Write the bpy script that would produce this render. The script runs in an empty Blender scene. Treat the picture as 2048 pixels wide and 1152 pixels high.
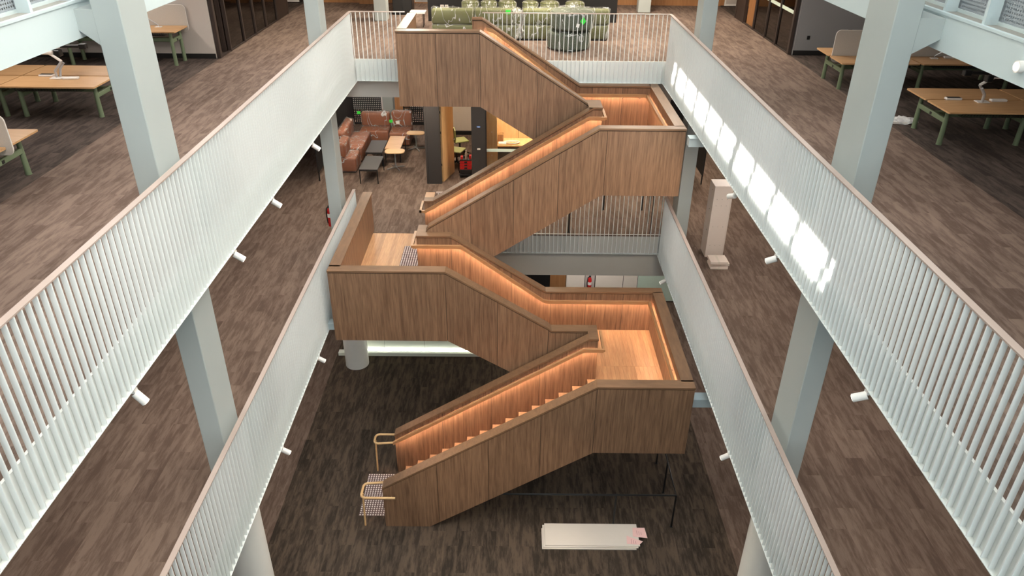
import bpy, bmesh, math, random
from mathutils import Matrix, Vector
random.seed(7)
SC = bpy.context.scene
COL = SC.collection

# ------------------------------------------------------------------ camera
H_CAM = 11.469
F_PX, PITCH, YAW, ROLL = 1485.296, 29.737, 0.073, 0.55
def camera():
    p, y, r = (math.radians(a) for a in (PITCH, YAW, ROLL))
    cp, sp, cy, sy, cr, sr = math.cos(p), math.sin(p), math.cos(y), math.sin(y), math.cos(r), math.sin(r)
    x1 = Vector((cy, -sy, 0)); y1 = Vector((sy, cy, 0)); z = Vector((0, 0, 1))
    fwd = y1*cp - z*sp
    dn = -z*cp - y1*sp
    right = x1*cr - dn*sr
    down = x1*sr + dn*cr
    cd = bpy.data.cameras.new('camera'); cd.sensor_width = 36; cd.lens = F_PX*36/2048
    cd.clip_start = .05; cd.clip_end = 200
    co = bpy.data.objects.new('camera', cd); COL.objects.link(co)
    up = -down; b = -fwd
    co.matrix_world = Matrix(((right.x, up.x, b.x, 0), (right.y, up.y, b.y, 0), (right.z, up.z, b.z, H_CAM), (0, 0, 0, 1)))
    SC.camera = co
camera()

# ------------------------------------------------------------------ world, sun, exposure
SC.view_settings.view_transform = 'Standard'
SC.view_settings.look = 'None'
SC.view_settings.gamma = 1
SC.view_settings.use_curve_mapping = False
SC.view_settings.exposure = 0.18
SC.cycles.max_bounces = 7; SC.cycles.diffuse_bounces = 4; SC.cycles.glossy_bounces = 3; SC.cycles.transparent_max_bounces = 12; SC.cycles.sample_clamp_indirect = 6
W = bpy.data.worlds.new('sky'); SC.world = W; W.use_nodes = True
bg = W.node_tree.nodes['Background']; bg.inputs[0].default_value = (.80, .935, 1.0, 1); bg.inputs[1].default_value = 3.1
SUN_D = Vector((1, .6, -1.428)).normalized()
sl = bpy.data.lights.new('sun', 'SUN'); sl.energy = 48; sl.angle = math.radians(.6); sl.color = (1, .97, .92)
so = bpy.data.objects.new('sun', sl); COL.objects.link(so)
so.rotation_euler = (-SUN_D).to_track_quat('Z', 'Y').to_euler()
def area(x, y, z, sx, sy, power, col, rot=(0, 0, 0), spread=180, name='ceiling_panel_light'):
    l = bpy.data.lights.new(name, 'AREA'); l.shape = 'RECTANGLE'; l.size = sx; l.size_y = sy
    l.energy = power; l.color = col; l.spread = math.radians(spread)
    o = bpy.data.objects.new(name, l); COL.objects.link(o); o.location = (x, y, z); o.rotation_euler = rot
    return o
L2, L3 = 3.825, 7.522
WARM = (1, .87, .70); NEUT = (1, .93, .86); COOL = (1, .96, .90)
for y in (4.5, 8.5, 12.5, 16.5):                     # top floor, both sides of the void
    area(-5.4, y, 9.9, .3, 1.5, 46, NEUT); area(5.3, y, 9.9, .3, 1.5, 34, NEUT)
for y in (9.0, 12.5, 16):
    area(-8.6, y, 9.9, .3, 1.4, 34, NEUT)
area(8.6, 9.5, 9.9, .3, 1.4, 9, NEUT); area(8.2, 16.4, 9.9, .3, 1.4, 9, NEUT)
for x in (-6, -2.6, .6, 3.4, 6.3):                   # top floor, lounge behind the void
    for y in (19.4, 22.6): area(x, y, 9.9, .5, .5, 125 if abs(x) < 5 else 40, WARM)
for y in (5, 9, 13, 16.5):                           # middle floor
    area(-5.3, y, 6.6, .3, 1.4, 42, NEUT); area(5.2, y, 6.6, .3, 1.4, 40, NEUT)
for x, y in ((-4.3, 21), (-2.6, 18.3), (.5, 18.2), (3.0, 18), (5.6, 20.5)): area(x, y, 6.6, .5, .5, 66, WARM)
area(-1.5, 21.3, 6.6, .5, .5, 50, WARM); area(.4, 20.2, 6.5, .5, .5, 85, (1, .84, .62)); area(-4.2, 25.2, 6.5, 1.6, .3, 170, COOL)
for y in (5, 9, 13, 16):                             # ground floor
    area(-5.6, y, 2.9, .3, 1.4, 26, NEUT); area(5.4, y, 2.9, .3, 1.4, 26, NEUT)
area(2.2, 18.2, 2.6, 1.8, .3, 50, COOL); area(-2.5, 18.5, 2.6, 1.5, .3, 25, COOL)

# ------------------------------------------------------------------ helpers
def srgb(r, g, b):
    f = lambda c: (c/255/12.92) if c/255 <= .04045 else ((c/255+.055)/1.055)**2.4
    return (f(r), f(g), f(b), 1)
class MB:
    def __init__(s): s.v = []; s.f = []
    def add(s, v, f):
        n = len(s.v); s.v += [tuple(p) for p in v]; s.f += [tuple(i+n for i in q) for q in f]; return s
    def box(s, x0, x1, y0, y1, z0, z1):
        return s.add([(x0,y0,z0),(x1,y0,z0),(x1,y1,z0),(x0,y1,z0),(x0,y0,z1),(x1,y0,z1),(x1,y1,z1),(x0,y1,z1)],
                     [(0,3,2,1),(4,5,6,7),(0,1,5,4),(1,2,6,5),(2,3,7,6),(3,0,4,7)])
    def prism(s, poly, a, b, axis='y'):
        n = len(poly); P = {'y': lambda p, c: (p[0], c, p[1]), 'x': lambda p, c: (c, p[0], p[1]), 'z': lambda p, c: (p[0], p[1], c)}[axis]
        return s.add([P(p, a) for p in poly]+[P(p, b) for p in poly],
                     [tuple(range(n)), tuple(range(2*n-1, n-1, -1))]+[(i, i+n, (i+1) % n+n, (i+1) % n) for i in range(n)])
    def tube(s, pts, r, n=8, closed=False):
        pts = [Vector(p) for p in pts]; rings = []; m = len(pts)
        up0 = None
        for i, p in enumerate(pts):
            a = pts[i-1] if i else (pts[-1] if closed else p); b = pts[(i+1) % m] if (i < m-1 or closed) else p
            t = (b-a).normalized()
            if up0 is None: up0 = Vector((0, 0, 1)) if abs(t.z) < .9 else Vector((0, 1, 0))
            u = (up0 - t*up0.dot(t))
            if u.length < 1e-4: u = t.orthogonal()
            u.normalize(); up0 = u; w = t.cross(u)
            rr = r[i] if isinstance(r, (list, tuple)) else r
            rings.append([p + (u*math.cos(k*2*math.pi/n)+w*math.sin(k*2*math.pi/n))*rr for k in range(n)])
        v = [q for R in rings for q in R]; f = []
        for i in range(m if closed else m-1):
            j = (i+1) % m
            f += [(i*n+k, i*n+(k+1) % n, j*n+(k+1) % n, j*n+k) for k in range(n)]
        if not closed: f += [tuple(range(n-1, -1, -1)), tuple((m-1)*n+k for k in range(n))]
        return s.add(v, f)
    def lathe(s, prof, c=(0, 0), n=24):
        v = []; f = []; m = len(prof)
        for r, z in prof: v += [(c[0]+r*math.cos(k*2*math.pi/n), c[1]+r*math.sin(k*2*math.pi/n), z) for k in range(n)]
        for i in range(m-1): f += [(i*n+k, i*n+(k+1) % n, (i+1)*n+(k+1) % n, (i+1)*n+k) for k in range(n)]
        f += [tuple(range(n-1, -1, -1)), tuple((m-1)*n+k for k in range(n))]
        return s.add(v, f)
    def rbox(s, x0, x1, y0, y1, z0, z1, r=.05, seg=3):
        bm = bmesh.new(); bmesh.ops.create_cube(bm, size=1)
        for q in bm.verts: q.co = Vector(((x0+x1)/2+q.co.x*(x1-x0), (y0+y1)/2+q.co.y*(y1-y0), (z0+z1)/2+q.co.z*(z1-z0)))
        bmesh.ops.bevel(bm, geom=bm.edges[:], offset=r, segments=seg, affect='EDGES', profile=.5)
        bm.verts.index_update()
        s.add([q.co.copy() for q in bm.verts], [[q.index for q in fc.verts] for fc in bm.faces]); bm.free(); return s
    def rslab(s, x0, x1, y0, y1, z0, z1, r=.05, n=4):
        P = []
        for cx, cy, a0 in ((x1-r, y1-r, 0), (x0+r, y1-r, 90), (x0+r, y0+r, 180), (x1-r, y0+r, 270)):
            P += [(cx+r*math.cos(math.radians(a0+90*k/n)), cy+r*math.sin(math.radians(a0+90*k/n))) for k in range(n+1)]
        return s.prism(P, z0, z1, 'z')
    def mesh(s, name, smooth=False):
        m = bpy.data.meshes.new(name); m.from_pydata(s.v, [], s.f)
        bm = bmesh.new(); bm.from_mesh(m); bmesh.ops.recalc_face_normals(bm, faces=bm.faces[:]); bm.to_mesh(m); bm.free()
        if smooth:
            m.shade_smooth() if hasattr(m, 'shade_smooth') else None
            m.set_sharp_from_angle(angle=math.radians(40))
        return m
OFF = {}
def thing(name, label, cat, loc=(0, 0, 0), rz=0, group=None):
    o = bpy.data.objects.new(name, None); COL.objects.link(o); o.location = loc; o.rotation_euler = (0, 0, rz)
    o.empty_display_size = .1
    o['label'] = label; o['category'] = cat
    if group: o['group'] = group
    OFF[o.name] = Vector(loc) if rz == 0 else None
    return o
def part(name, mb, mat, parent, smooth=False, world=True, label=None, stuff=False):
    off = OFF.get(parent.name)
    if world and off is not None and off.length > 0: mb.v = [(a-off.x, b-off.y, c-off.z) for a, b, c in mb.v]
    m = mb.mesh(name, smooth); m.materials.append(M[mat])
    o = bpy.data.objects.new(name, m); COL.objects.link(o); o.parent = parent
    OFF[o.name] = off if world else None
    if label: o['label'] = label
    if stuff: o['kind'] = 'stuff'
    return o
def loc_part(name, mb, mat, parent, smooth=False, label=None, stuff=False):
    return part(name, mb, mat, parent, smooth, False, label, stuff)
def inst(name, mesh, parent, loc, rot=(0, 0, 0)):
    o = bpy.data.objects.new(name, mesh); COL.objects.link(o); o.parent = parent; o.location = loc; o.rotation_euler = rot; return o
def struct(name, mb, mat, smooth=False, label=None):
    m = mb.mesh(name, smooth); m.materials.append(M[mat]); o = bpy.data.objects.new(name, m); COL.objects.link(o)
    o['kind'] = 'structure'
    if label: o['label'] = label
    OFF[o.name] = Vector((0, 0, 0))
    return o
def single(name, mb, mat, label, cat, group=None, smooth=False):
    m = mb.mesh(name, smooth); m.materials.append(M[mat]); o = bpy.data.objects.new(name, m); COL.objects.link(o)
    o['label'] = label; o['category'] = cat
    if group: o['group'] = group
    OFF[o.name] = Vector((0, 0, 0))
    return o

# ------------------------------------------------------------------ materials
M = {}
def newmat(name):
    m = bpy.data.materials.new(name); m.use_nodes = True; M[name] = m
    nt = m.node_tree; b = nt.nodes['Principled BSDF']; return m, nt, b
def plain(name, col, rough=.5, metal=0, noise=.06, scale=9, spec=None, coat=0):
    m, nt, b = newmat(name); N = nt.nodes; L = nt.links
    b.inputs['Roughness'].default_value = rough; b.inputs['Metallic'].default_value = metal
    if spec is not None: b.inputs['Specular IOR Level'].default_value = spec
    if coat: b.inputs['Coat Weight'].default_value = coat
    tc = N.new('ShaderNodeTexCoord'); nz = N.new('ShaderNodeTexNoise'); nz.inputs['Scale'].default_value = scale; nz.inputs['Detail'].default_value = 4
    L.new(tc.outputs['Object'], nz.inputs['Vector'])
    mx = N.new('ShaderNodeMix'); mx.data_type = 'RGBA'
    c = Vector(col[:3]); mx.inputs[6].default_value = (*(c*(1-noise)), 1); mx.inputs[7].default_value = (*(c*(1+noise)), 1)
    L.new(nz.outputs['Fac'], mx.inputs[0]); L.new(mx.outputs[2], b.inputs['Base Color'])
    return m
def wood(name, dark, light, sc, rough=.45, vary=.12, contrast=(.3, .7), bump=0, coat=0):
    m, nt, b = newmat(name); N = nt.nodes; L = nt.links
    b.inputs['Roughness'].default_value = rough
    tc = N.new('ShaderNodeTexCoord'); oi = N.new('ShaderNodeObjectInfo')
    ml = N.new('ShaderNodeMath'); ml.operation = 'MULTIPLY'; ml.inputs[1].default_value = 37.0; L.new(oi.outputs['Random'], ml.inputs[0])
    ad = N.new('ShaderNodeVectorMath'); ad.operation = 'ADD'; L.new(tc.outputs['Object'], ad.inputs[0]); L.new(ml.outputs[0], ad.inputs[1])
    mp = N.new('ShaderNodeMapping'); mp.inputs['Scale'].default_value = sc; L.new(ad.outputs[0], mp.inputs['Vector'])
    n1 = N.new('ShaderNodeTexNoise'); n1.inputs['Scale'].default_value = 1; n1.inputs['Detail'].default_value = 5; n1.inputs['Roughness'].default_value = .6; n1.inputs['Distortion'].default_value = .4
    L.new(mp.outputs[0], n1.inputs['Vector'])
    n2 = N.new('ShaderNodeTexNoise'); n2.inputs['Scale'].default_value = 3.3; n2.inputs['Detail'].default_value = 3; L.new(mp.outputs[0], n2.inputs['Vector'])
    av = N.new('ShaderNodeMath'); av.operation = 'MULTIPLY_ADD'; av.inputs[1].default_value = .45; L.new(n2.outputs['Fac'], av.inputs[0])
    s2 = N.new('ShaderNodeMath'); s2.operation = 'MULTIPLY'; s2.inputs[1].default_value = .55; L.new(n1.outputs['Fac'], s2.inputs[0]); L.new(s2.outputs[0], av.inputs[2])
    rp = N.new('ShaderNodeValToRGB'); e = rp.color_ramp.elements
    e[0].position = contrast[0]; e[0].color = dark; e[1].position = contrast[1]; e[1].color = light; L.new(av.outputs[0], rp.inputs[0])
    hv = N.new('ShaderNodeHueSaturation'); L.new(rp.outputs[0], hv.inputs['Color'])
    mr = N.new('ShaderNodeMapRange'); mr.inputs[3].default_value = 1-vary; mr.inputs[4].default_value = 1+vary; L.new(oi.outputs['Random'], mr.inputs[0]); L.new(mr.outputs[0], hv.inputs['Value'])
    L.new(hv.outputs[0], b.inputs['Base Color'])
    return m
def carpet(name, dark, light, plank=(1.0, .25), streak=.66):
    m, nt, b = newmat(name); N = nt.nodes; L = nt.links
    b.inputs['Roughness'].default_value = .95; b.inputs['Specular IOR Level'].default_value = .15
    tc = N.new('ShaderNodeTexCoord')
    mp = N.new('ShaderNodeMapping'); mp.inputs['Rotation'].default_value = (0, 0, math.radians(90)); L.new(tc.outputs['Object'], mp.inputs['Vector'])
    br = N.new('ShaderNodeTexBrick'); br.offset = .37; br.inputs['Scale'].default_value = 1; br.inputs['Brick Width'].default_value = plank[0]; br.inputs['Row Height'].default_value = plank[1]
    br.inputs['Mortar Size'].default_value = 0; br.inputs['Color1'].default_value = (0, 0, 0, 1); br.inputs['Color2'].default_value = (1, 1, 1, 1)
    L.new(mp.outputs[0], br.inputs['Vector'])
    # streaks that break at the plank edges: the noise is shifted per plank
    sh = N.new('ShaderNodeVectorMath'); sh.operation = 'SCALE'; sh.inputs[3].default_value = 9.0; L.new(br.outputs['Color'], sh.inputs[0])
    ad = N.new('ShaderNodeVectorMath'); ad.operation = 'ADD'; L.new(tc.outputs['Object'], ad.inputs[0]); L.new(sh.outputs[0], ad.inputs[1])
    m2 = N.new('ShaderNodeMapping'); m2.inputs['Scale'].default_value = (10, 1.7, 1); L.new(ad.outputs[0], m2.inputs['Vector'])
    nz = N.new('ShaderNodeTexNoise'); nz.inputs['Scale'].default_value = 1; nz.inputs['Detail'].default_value = 6; nz.inputs['Roughness'].default_value = .68; L.new(m2.outputs[0], nz.inputs['Vector'])
    rp = N.new('ShaderNodeValToRGB'); rp.color_ramp.elements[0].position = .42; rp.color_ramp.elements[1].position = .58; L.new(nz.outputs['Fac'], rp.inputs[0])
    mx = N.new('ShaderNodeMix'); mx.data_type = 'FLOAT'; mx.inputs[0].default_value = streak
    sep = N.new('ShaderNodeSeparateColor'); L.new(br.outputs['Color'], sep.inputs[0])
    L.new(sep.outputs[0], mx.inputs[2]); L.new(rp.outputs[0], mx.inputs[3])
    cm = N.new('ShaderNodeMix'); cm.data_type = 'RGBA'; cm.inputs[6].default_value = dark; cm.inputs[7].default_value = light
    L.new(mx.outputs[0], cm.inputs[0])
    # pile
    pn = N.new('ShaderNodeTexNoise'); pn.inputs['Scale'].default_value = 160; L.new(tc.outputs['Object'], pn.inputs['Vector'])
    bp = N.new('ShaderNodeBump'); bp.inputs['Strength'].default_value = .25; bp.inputs['Distance'].default_value = .01; L.new(pn.outputs['Fac'], bp.inputs['Height']); L.new(bp.outputs[0], b.inputs['Normal'])
    L.new(cm.outputs[2], b.inputs['Base Color'])
    return m
def emit(name, col, st):
    m, nt, b = newmat(name); b.inputs['Emission Color'].default_value = (*col, 1); b.inputs['Emission Strength'].default_value = st; b.inputs['Base Color'].default_value = (*col, 1)
def glass(name, tint, gloss=.12, rough=.03):
    m = bpy.data.materials.new(name); m.use_nodes = True; M[name] = m; nt = m.node_tree; N = nt.nodes; L = nt.links; N.clear()
    o = N.new('ShaderNodeOutputMaterial'); t = N.new('ShaderNodeBsdfTransparent'); t.inputs[0].default_value = tint
    g = N.new('ShaderNodeBsdfGlossy'); g.inputs['Roughness'].default_value = rough; x = N.new('ShaderNodeMixShader')
    f = N.new('ShaderNodeFresnel'); f.inputs[0].default_value = 1.45; a = N.new('ShaderNodeMath'); a.operation = 'ADD'; a.inputs[1].default_value = gloss-.04
    L.new(f.outputs[0], a.inputs[0]); L.new(a.outputs[0], x.inputs[0]); L.new(t.outputs[0], x.inputs[1]); L.new(g.outputs[0], x.inputs[2]); L.new(x.outputs[0], o.inputs[0])
def film(name):
    m = bpy.data.materials.new(name); m.use_nodes = True; M[name] = m; nt = m.node_tree; N = nt.nodes; L = nt.links; N.clear()
    o = N.new('ShaderNodeOutputMaterial'); t = N.new('ShaderNodeBsdfTransparent'); t.inputs[0].default_value = (.93, .93, .93, 1)
    g = N.new('ShaderNodeBsdfPrincipled'); g.inputs['Base Color'].default_value = (.8, .8, .78, 1); g.inputs['Roughness'].default_value = .18
    tc = N.new('ShaderNodeTexCoord'); mp = N.new('ShaderNodeMapping'); mp.inputs['Scale'].default_value = (3.2, 3.2, 1.3); mp.inputs['Rotation'].default_value = (.3, .7, .2)
    L.new(tc.outputs['Object'], mp.inputs['Vector'])
    nz = N.new('ShaderNodeTexNoise'); nz.inputs['Scale'].default_value = .95; nz.inputs['Detail'].default_value = 1.5; nz.inputs['Distortion'].default_value = 1.2; L.new(mp.outputs[0], nz.inputs['Vector'])
    sb = N.new('ShaderNodeMath'); sb.operation = 'SUBTRACT'; sb.inputs[1].default_value = .5; L.new(nz.outputs['Fac'], sb.inputs[0])
    ab = N.new('ShaderNodeMath'); ab.operation = 'ABSOLUTE'; L.new(sb.outputs[0], ab.inputs[0])
    rp = N.new('ShaderNodeValToRGB'); rp.color_ramp.elements[0].position = .0; rp.color_ramp.elements[0].color = (.62, .62, .62, 1); rp.color_ramp.elements[1].position = .022; rp.color_ramp.elements[1].color = (.06, .06, .06, 1)
    L.new(ab.outputs[0], rp.inputs[0])
    bp = N.new('ShaderNodeBump'); bp.inputs['Strength'].default_value = 1; bp.inputs['Distance'].default_value = .12; L.new(nz.outputs['Fac'], bp.inputs['Height']); L.new(bp.outputs[0], g.inputs['Normal'])
    x = N.new('ShaderNodeMixShader'); L.new(rp.outputs[0], x.inputs[0]); L.new(t.outputs[0], x.inputs[1]); L.new(g.outputs[0], x.inputs[2]); L.new(x.outputs[0], o.inputs[0])
def holes(name, col, scale, lo, hole_shape='square'):
    m = bpy.data.materials.new(name); m.use_nodes = True; M[name] = m; nt = m.node_tree; N = nt.nodes; L = nt.links
    b = N['Principled BSDF']; o = N['Material Output']; b.inputs['Base Color'].default_value = col; b.inputs['Roughness'].default_value = .6
    tc = N.new('ShaderNodeTexCoord'); sp = N.new('ShaderNodeSeparateXYZ'); L.new(tc.outputs['Object'], sp.inputs[0])
    fs = []
    u = N.new('ShaderNodeMath'); u.operation = 'ADD'; L.new(sp.outputs[0], u.inputs[0]); L.new(sp.outputs[1], u.inputs[1])
    for src in (u.outputs[0], sp.outputs[2]):
        a = N.new('ShaderNodeMath'); a.operation = 'MULTIPLY'; a.inputs[1].default_value = scale; L.new(src, a.inputs[0])
        f = N.new('ShaderNodeMath'); f.operation = 'FRACT'; L.new(a.outputs[0], f.inputs[0])
        g = N.new('ShaderNodeMath'); g.operation = 'GREATER_THAN'; g.inputs[1].default_value = lo; L.new(f.outputs[0], g.inputs[0]); fs.append(g)
    mm = N.new('ShaderNodeMath'); mm.operation = 'MULTIPLY'; L.new(fs[0].outputs[0], mm.inputs[0]); L.new(fs[1].outputs[0], mm.inputs[1])
    t = N.new('ShaderNodeBsdfTransparent'); x = N.new('ShaderNodeMixShader')
    L.new(mm.outputs[0], x.inputs[0]); L.new(b.outputs[0], x.inputs[1]); L.new(t.outputs[0], x.inputs[2]); L.new(x.outputs[0], o.inputs[0])

wood('veneer', srgb(98, 70, 50), srgb(150, 115, 88), (26, 26, .9), .5, .09, contrast=(.35, .66))
wood('cap_wood', srgb(104, 76, 54), srgb(132, 99, 72), (1.2, 6, 20), .45, .05)
wood('cap_wood_deep', srgb(104, 76, 54), srgb(132, 99, 72), (6, 1.2, 20), .45, .05)
wood('rail_wood', srgb(158, 114, 76), srgb(186, 140, 98), (2, 2, 20), .4, .05)
wood('plank_wood', srgb(168, 118, 80), srgb(206, 160, 116), (20, 1.3, 20), .42, .16)
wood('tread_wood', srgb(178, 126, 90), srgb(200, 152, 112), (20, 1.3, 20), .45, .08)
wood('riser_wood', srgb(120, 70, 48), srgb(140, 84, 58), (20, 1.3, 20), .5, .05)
wood('desk_oak', srgb(182, 138, 92), srgb(212, 170, 124), (1.2, 14, 14), .4, .05)
wood('ply_wall', srgb(208, 164, 112), srgb(230, 192, 142), (6, 6, 1.2), .45, .05)
wood('timber_wall', srgb(136, 92, 54), srgb(164, 116, 74), (12, 12, .8), .5, .05)
wood('black_timber', srgb(40, 31, 28), srgb(62, 50, 44), (16, 16, .8), .5, .08)
wood('pale_top', srgb(208, 164, 112), srgb(226, 186, 136), (2, 12, 12), .45, .03)
plain('core', srgb(52, 38, 30), .7)
plain('white_steel', srgb(226, 228, 226), .42, noise=.015)
plain('rail_steel', srgb(168, 150, 140), .5, noise=.03)
plain('fascia_white', srgb(224, 226, 222), .5, noise=.015)
plain('column_paint', srgb(168, 174, 172), .55, noise=.03, scale=3)
plain('beam_paint', srgb(194, 206, 208), .5, noise=.02, scale=2)
plain('round_column', srgb(224, 222, 216), .6, noise=.02)
plain('ledge_grey', srgb(150, 148, 142), .8)
plain('soffit', srgb(176, 174, 170), .8, noise=.02)
plain('bulkhead', srgb(188, 184, 178), .7, noise=.02)
plain('ceiling_white', srgb(205, 203, 198), .9, noise=.01)
plain('wall_pink', srgb(192, 182, 174), .85, noise=.02)
plain('wall_grey', srgb(140, 138, 138), .85, noise=.02)
plain('wall_dark', srgb(70, 66, 64), .9)
plain('black_paint', srgb(26, 24, 23), .55)
plain('charcoal', srgb(52, 48, 46), .5, noise=.04)
plain('black_metal', srgb(20, 20, 21), .4, noise=.03)
plain('sage', srgb(110, 124, 96), .5, noise=.04)
plain('felt', srgb(190, 182, 172), .95, noise=.09, scale=60)
plain('white_plastic', srgb(228, 222, 216), .4, noise=.02)
plain('chrome', srgb(186, 188, 192), .3, .35, noise=.02)
plain('grey_metal', srgb(160, 160, 158), .35, .6, noise=.02)
plain('steel_bracket', srgb(150, 130, 115), .35, .7, noise=.02)
plain('olive', srgb(94, 97, 52), .75, noise=.14, scale=7)
plain('deep_green', srgb(70, 78, 58), .75, noise=.14, scale=7)
plain('tan_leather', srgb(136, 72, 32), .5, noise=.16, scale=8)
plain('seat_green', srgb(168, 170, 110), .5, noise=.03)
plain('red', srgb(190, 26, 24), .4, noise=.05)
plain('sticker_green', srgb(60, 220, 70), .6, noise=.02)
plain('paper', srgb(232, 228, 222), .8, noise=.02)
plain('pink_paper', srgb(240, 196, 190), .8, noise=.02)
plain('ink', srgb(150, 90, 90), .8)
plain('board_white', srgb(222, 210, 198), .45, noise=.02)
plain('cabinet_cream', srgb(222, 204, 190), .5, noise=.02)
plain('panel_white', srgb(224, 226, 214), .35, noise=.02)
plain('rib_panel', srgb(214, 200, 184), .85, noise=.03)
plain('stud_white', srgb(226, 214, 206), .4, noise=.02)
plain('mat_dark', srgb(96, 74, 70), .8)
plain('blue_label', srgb(70, 110, 170), .5)
plain('frost', srgb(200, 214, 200), .6)
plain('bottle_steel', srgb(190, 180, 165), .3, .7)
plain('bag', srgb(226, 226, 226), .5, noise=.05)
plain('green_glass_wall', srgb(196, 212, 196), .3)
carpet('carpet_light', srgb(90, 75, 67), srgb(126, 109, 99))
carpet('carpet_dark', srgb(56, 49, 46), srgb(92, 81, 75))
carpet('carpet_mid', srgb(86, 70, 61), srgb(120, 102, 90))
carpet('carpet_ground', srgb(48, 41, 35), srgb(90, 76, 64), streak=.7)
emit('led', (1.0, .71, .50), 92)
emit('led_white', (.95, 1.0, .86), 26)
emit('lamp_face', (1.0, .93, .82), 4)
glass('clear_glass', (.92, .93, .92, 1), .06)
glass('dark_glass', (.45, .42, .38, 1), .10)
film('film')
holes('dot_screen', srgb(18, 17, 17), 16.0, .5)
holes('wire_mesh', srgb(150, 156, 162), 30.0, .55)

# ------------------------------------------------------------------ the building shell
XL, XR = -3.635, 3.49            # tips of the balustrade slats
XLS, XRS = -3.715, 3.57          # slab edges
Y3, Y2 = 17.45, 15.88            # slat tips of the back balustrades
Y3S, Y2S = 17.53, 15.96
def fl(x0, x1, y0, y1, z, mat): return struct('floor', MB().box(x0, x1, y0, y1, z-.03, z), mat)
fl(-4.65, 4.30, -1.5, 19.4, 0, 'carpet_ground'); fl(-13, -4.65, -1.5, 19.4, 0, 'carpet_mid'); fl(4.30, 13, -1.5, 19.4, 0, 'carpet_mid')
fl(-13, XLS, -1.5, Y2S, L2, 'carpet_mid'); fl(XRS, 13, -1.5, Y2S, L2, 'carpet_mid'); fl(-13, 13, Y2S, 30, L2, 'carpet_mid')
fl(-6.75, XLS, -1.5, Y3S, L3, 'carpet_light'); fl(-13, -6.75, -1.5, 30, L3, 'carpet_dark')
fl(XRS, 6.65, -1.5, Y3S, L3, 'carpet_light'); fl(6.65, 13, -1.5, 30, L3, 'carpet_dark'); fl(-6.75, 6.65, Y3S, 30, L3, 'carpet_light')
def ceil(x0, x1, y0, y1, z0, z1): return struct('ceiling', MB().box(x0, x1, y0, y1, z0, z1), 'soffit')
for z, ys in ((L2, Y2S), (L3, Y3S)):
    ceil(-13, XLS+.005, -1.5, ys, z-.47, z-.035); ceil(XRS-.005, 13, -1.5, ys, z-.47, z-.035); ceil(-13, 13, ys+.002, 30, z-.47, z-.035)
ceil(-13, -4.6, -1.5, 30, 10.28, 10.4); ceil(4.5, 13, -1.5, 30, 10.28, 10.4); ceil(-4.6, 4.5, 17.62, 30, 10.0, 10.4)
struct('wall_left', MB().box(-13.2, -13, -1.5, 30, 0, 10.4), 'wall_grey'); struct('wall_right', MB().box(13, 13.2, -1.5, 30, 0, 10.4), 'wall_grey')
struct('wall_back', MB().box(-13.2, 13.2, 30, 30.2, 0, 10.4), 'wall_dark'); struct('wall_front', MB().box(-13.2, -3.7, -1.7, -1.5, 0, 14.4).box(3.6, 13.2, -1.7, -1.5, 0, 14.4).box(-3.7, 3.6, -1.7, -1.5, 0, 4.6).box(-3.7, 3.6, -1.7, -1.5, 13.4, 14.4), 'wall_grey')
wn = struct('window_1', MB().box(-3.7, 3.6, -1.66, -1.56, 4.6, 4.68).box(-3.7, 3.6, -1.66, -1.56, 13.32, 13.4), 'white_steel', label='tall glazed end wall behind the camera')
for k in range(5):
    part('window_frame', MB().box(-3.7+k*1.825-.04 if k else -3.7, -3.7+k*1.825+.04 if k < 4 else 3.6, -1.66, -1.56, 4.68, 13.32), 'white_steel', wn)
    if k < 4: part('pane', MB().box(-3.66+k*1.825, -1.915+k*1.825, -1.615, -1.605, 4.68, 13.32), 'clear_glass', wn)
# bulkheads under the back edges of the two upper floors
struct('trim_1', MB().box(-4.05, 3.9, 17.66, 17.86, 6.60, 7.05), 'bulkhead'); struct('trim_2', MB().box(-4.3, 4.2, 16.16, 16.36, 2.62, 3.35), 'bulkhead')
# skylight roof; unseen blades added to block the sun outside one wider bay
RZ0, RZ1 = 13.2, 14.1
struct('wall_clerestory_left', MB().box(-4.75, -4.65, -1.5, 17.7, 10.4, 14.1), 'ceiling_white'); struct('wall_clerestory_right', MB().box(4.55, 4.65, -1.5, 17.7, 10.4, 14.1), 'ceiling_white')
struct('wall_clerestory_back', MB().box(-4.75, 4.65, 17.62, 17.75, 10.4, 14.1), 'ceiling_white')
roof = struct('roof', MB().box(-4.75, -4.2, -1.5, 17.75, 14.1, 14.3).box(4.15, 4.65, -1.5, 17.75, 14.1, 14.3).box(-4.2, 4.15, 17.0, 17.75, 14.1, 14.3), 'ceiling_white')
xs = []; x = -1.225
while x > -4.3: xs.append(x-.03); x -= .60
x = -.324
while x < 4.2: xs.append(x+.03); x += .60
for x in sorted(xs): part('sun_block_blade', MB().box(x-.03, x+.03, -1.5, 17.0, RZ0, RZ1), 'ceiling_white', roof)
part('sun_block_panel', MB().box(-1.225, -.324, -1.5, 4.45, RZ1-.1, RZ1), 'ceiling_white', roof); part('sun_block_panel', MB().box(-1.225, -.324, 13.75, 17.0, RZ1-.1, RZ1), 'ceiling_white', roof)  # unseen panels added to end the sun stripe at both ends
for k in range(6, 16):
    y = -1.2 + k*.97
    part('mullion', MB().box(-1.225, -.324, y-.05 if k % 5 else y-.11, y+.05 if k % 5 else y+.11, RZ1-.12, RZ1), 'ceiling_white', roof)

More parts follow.
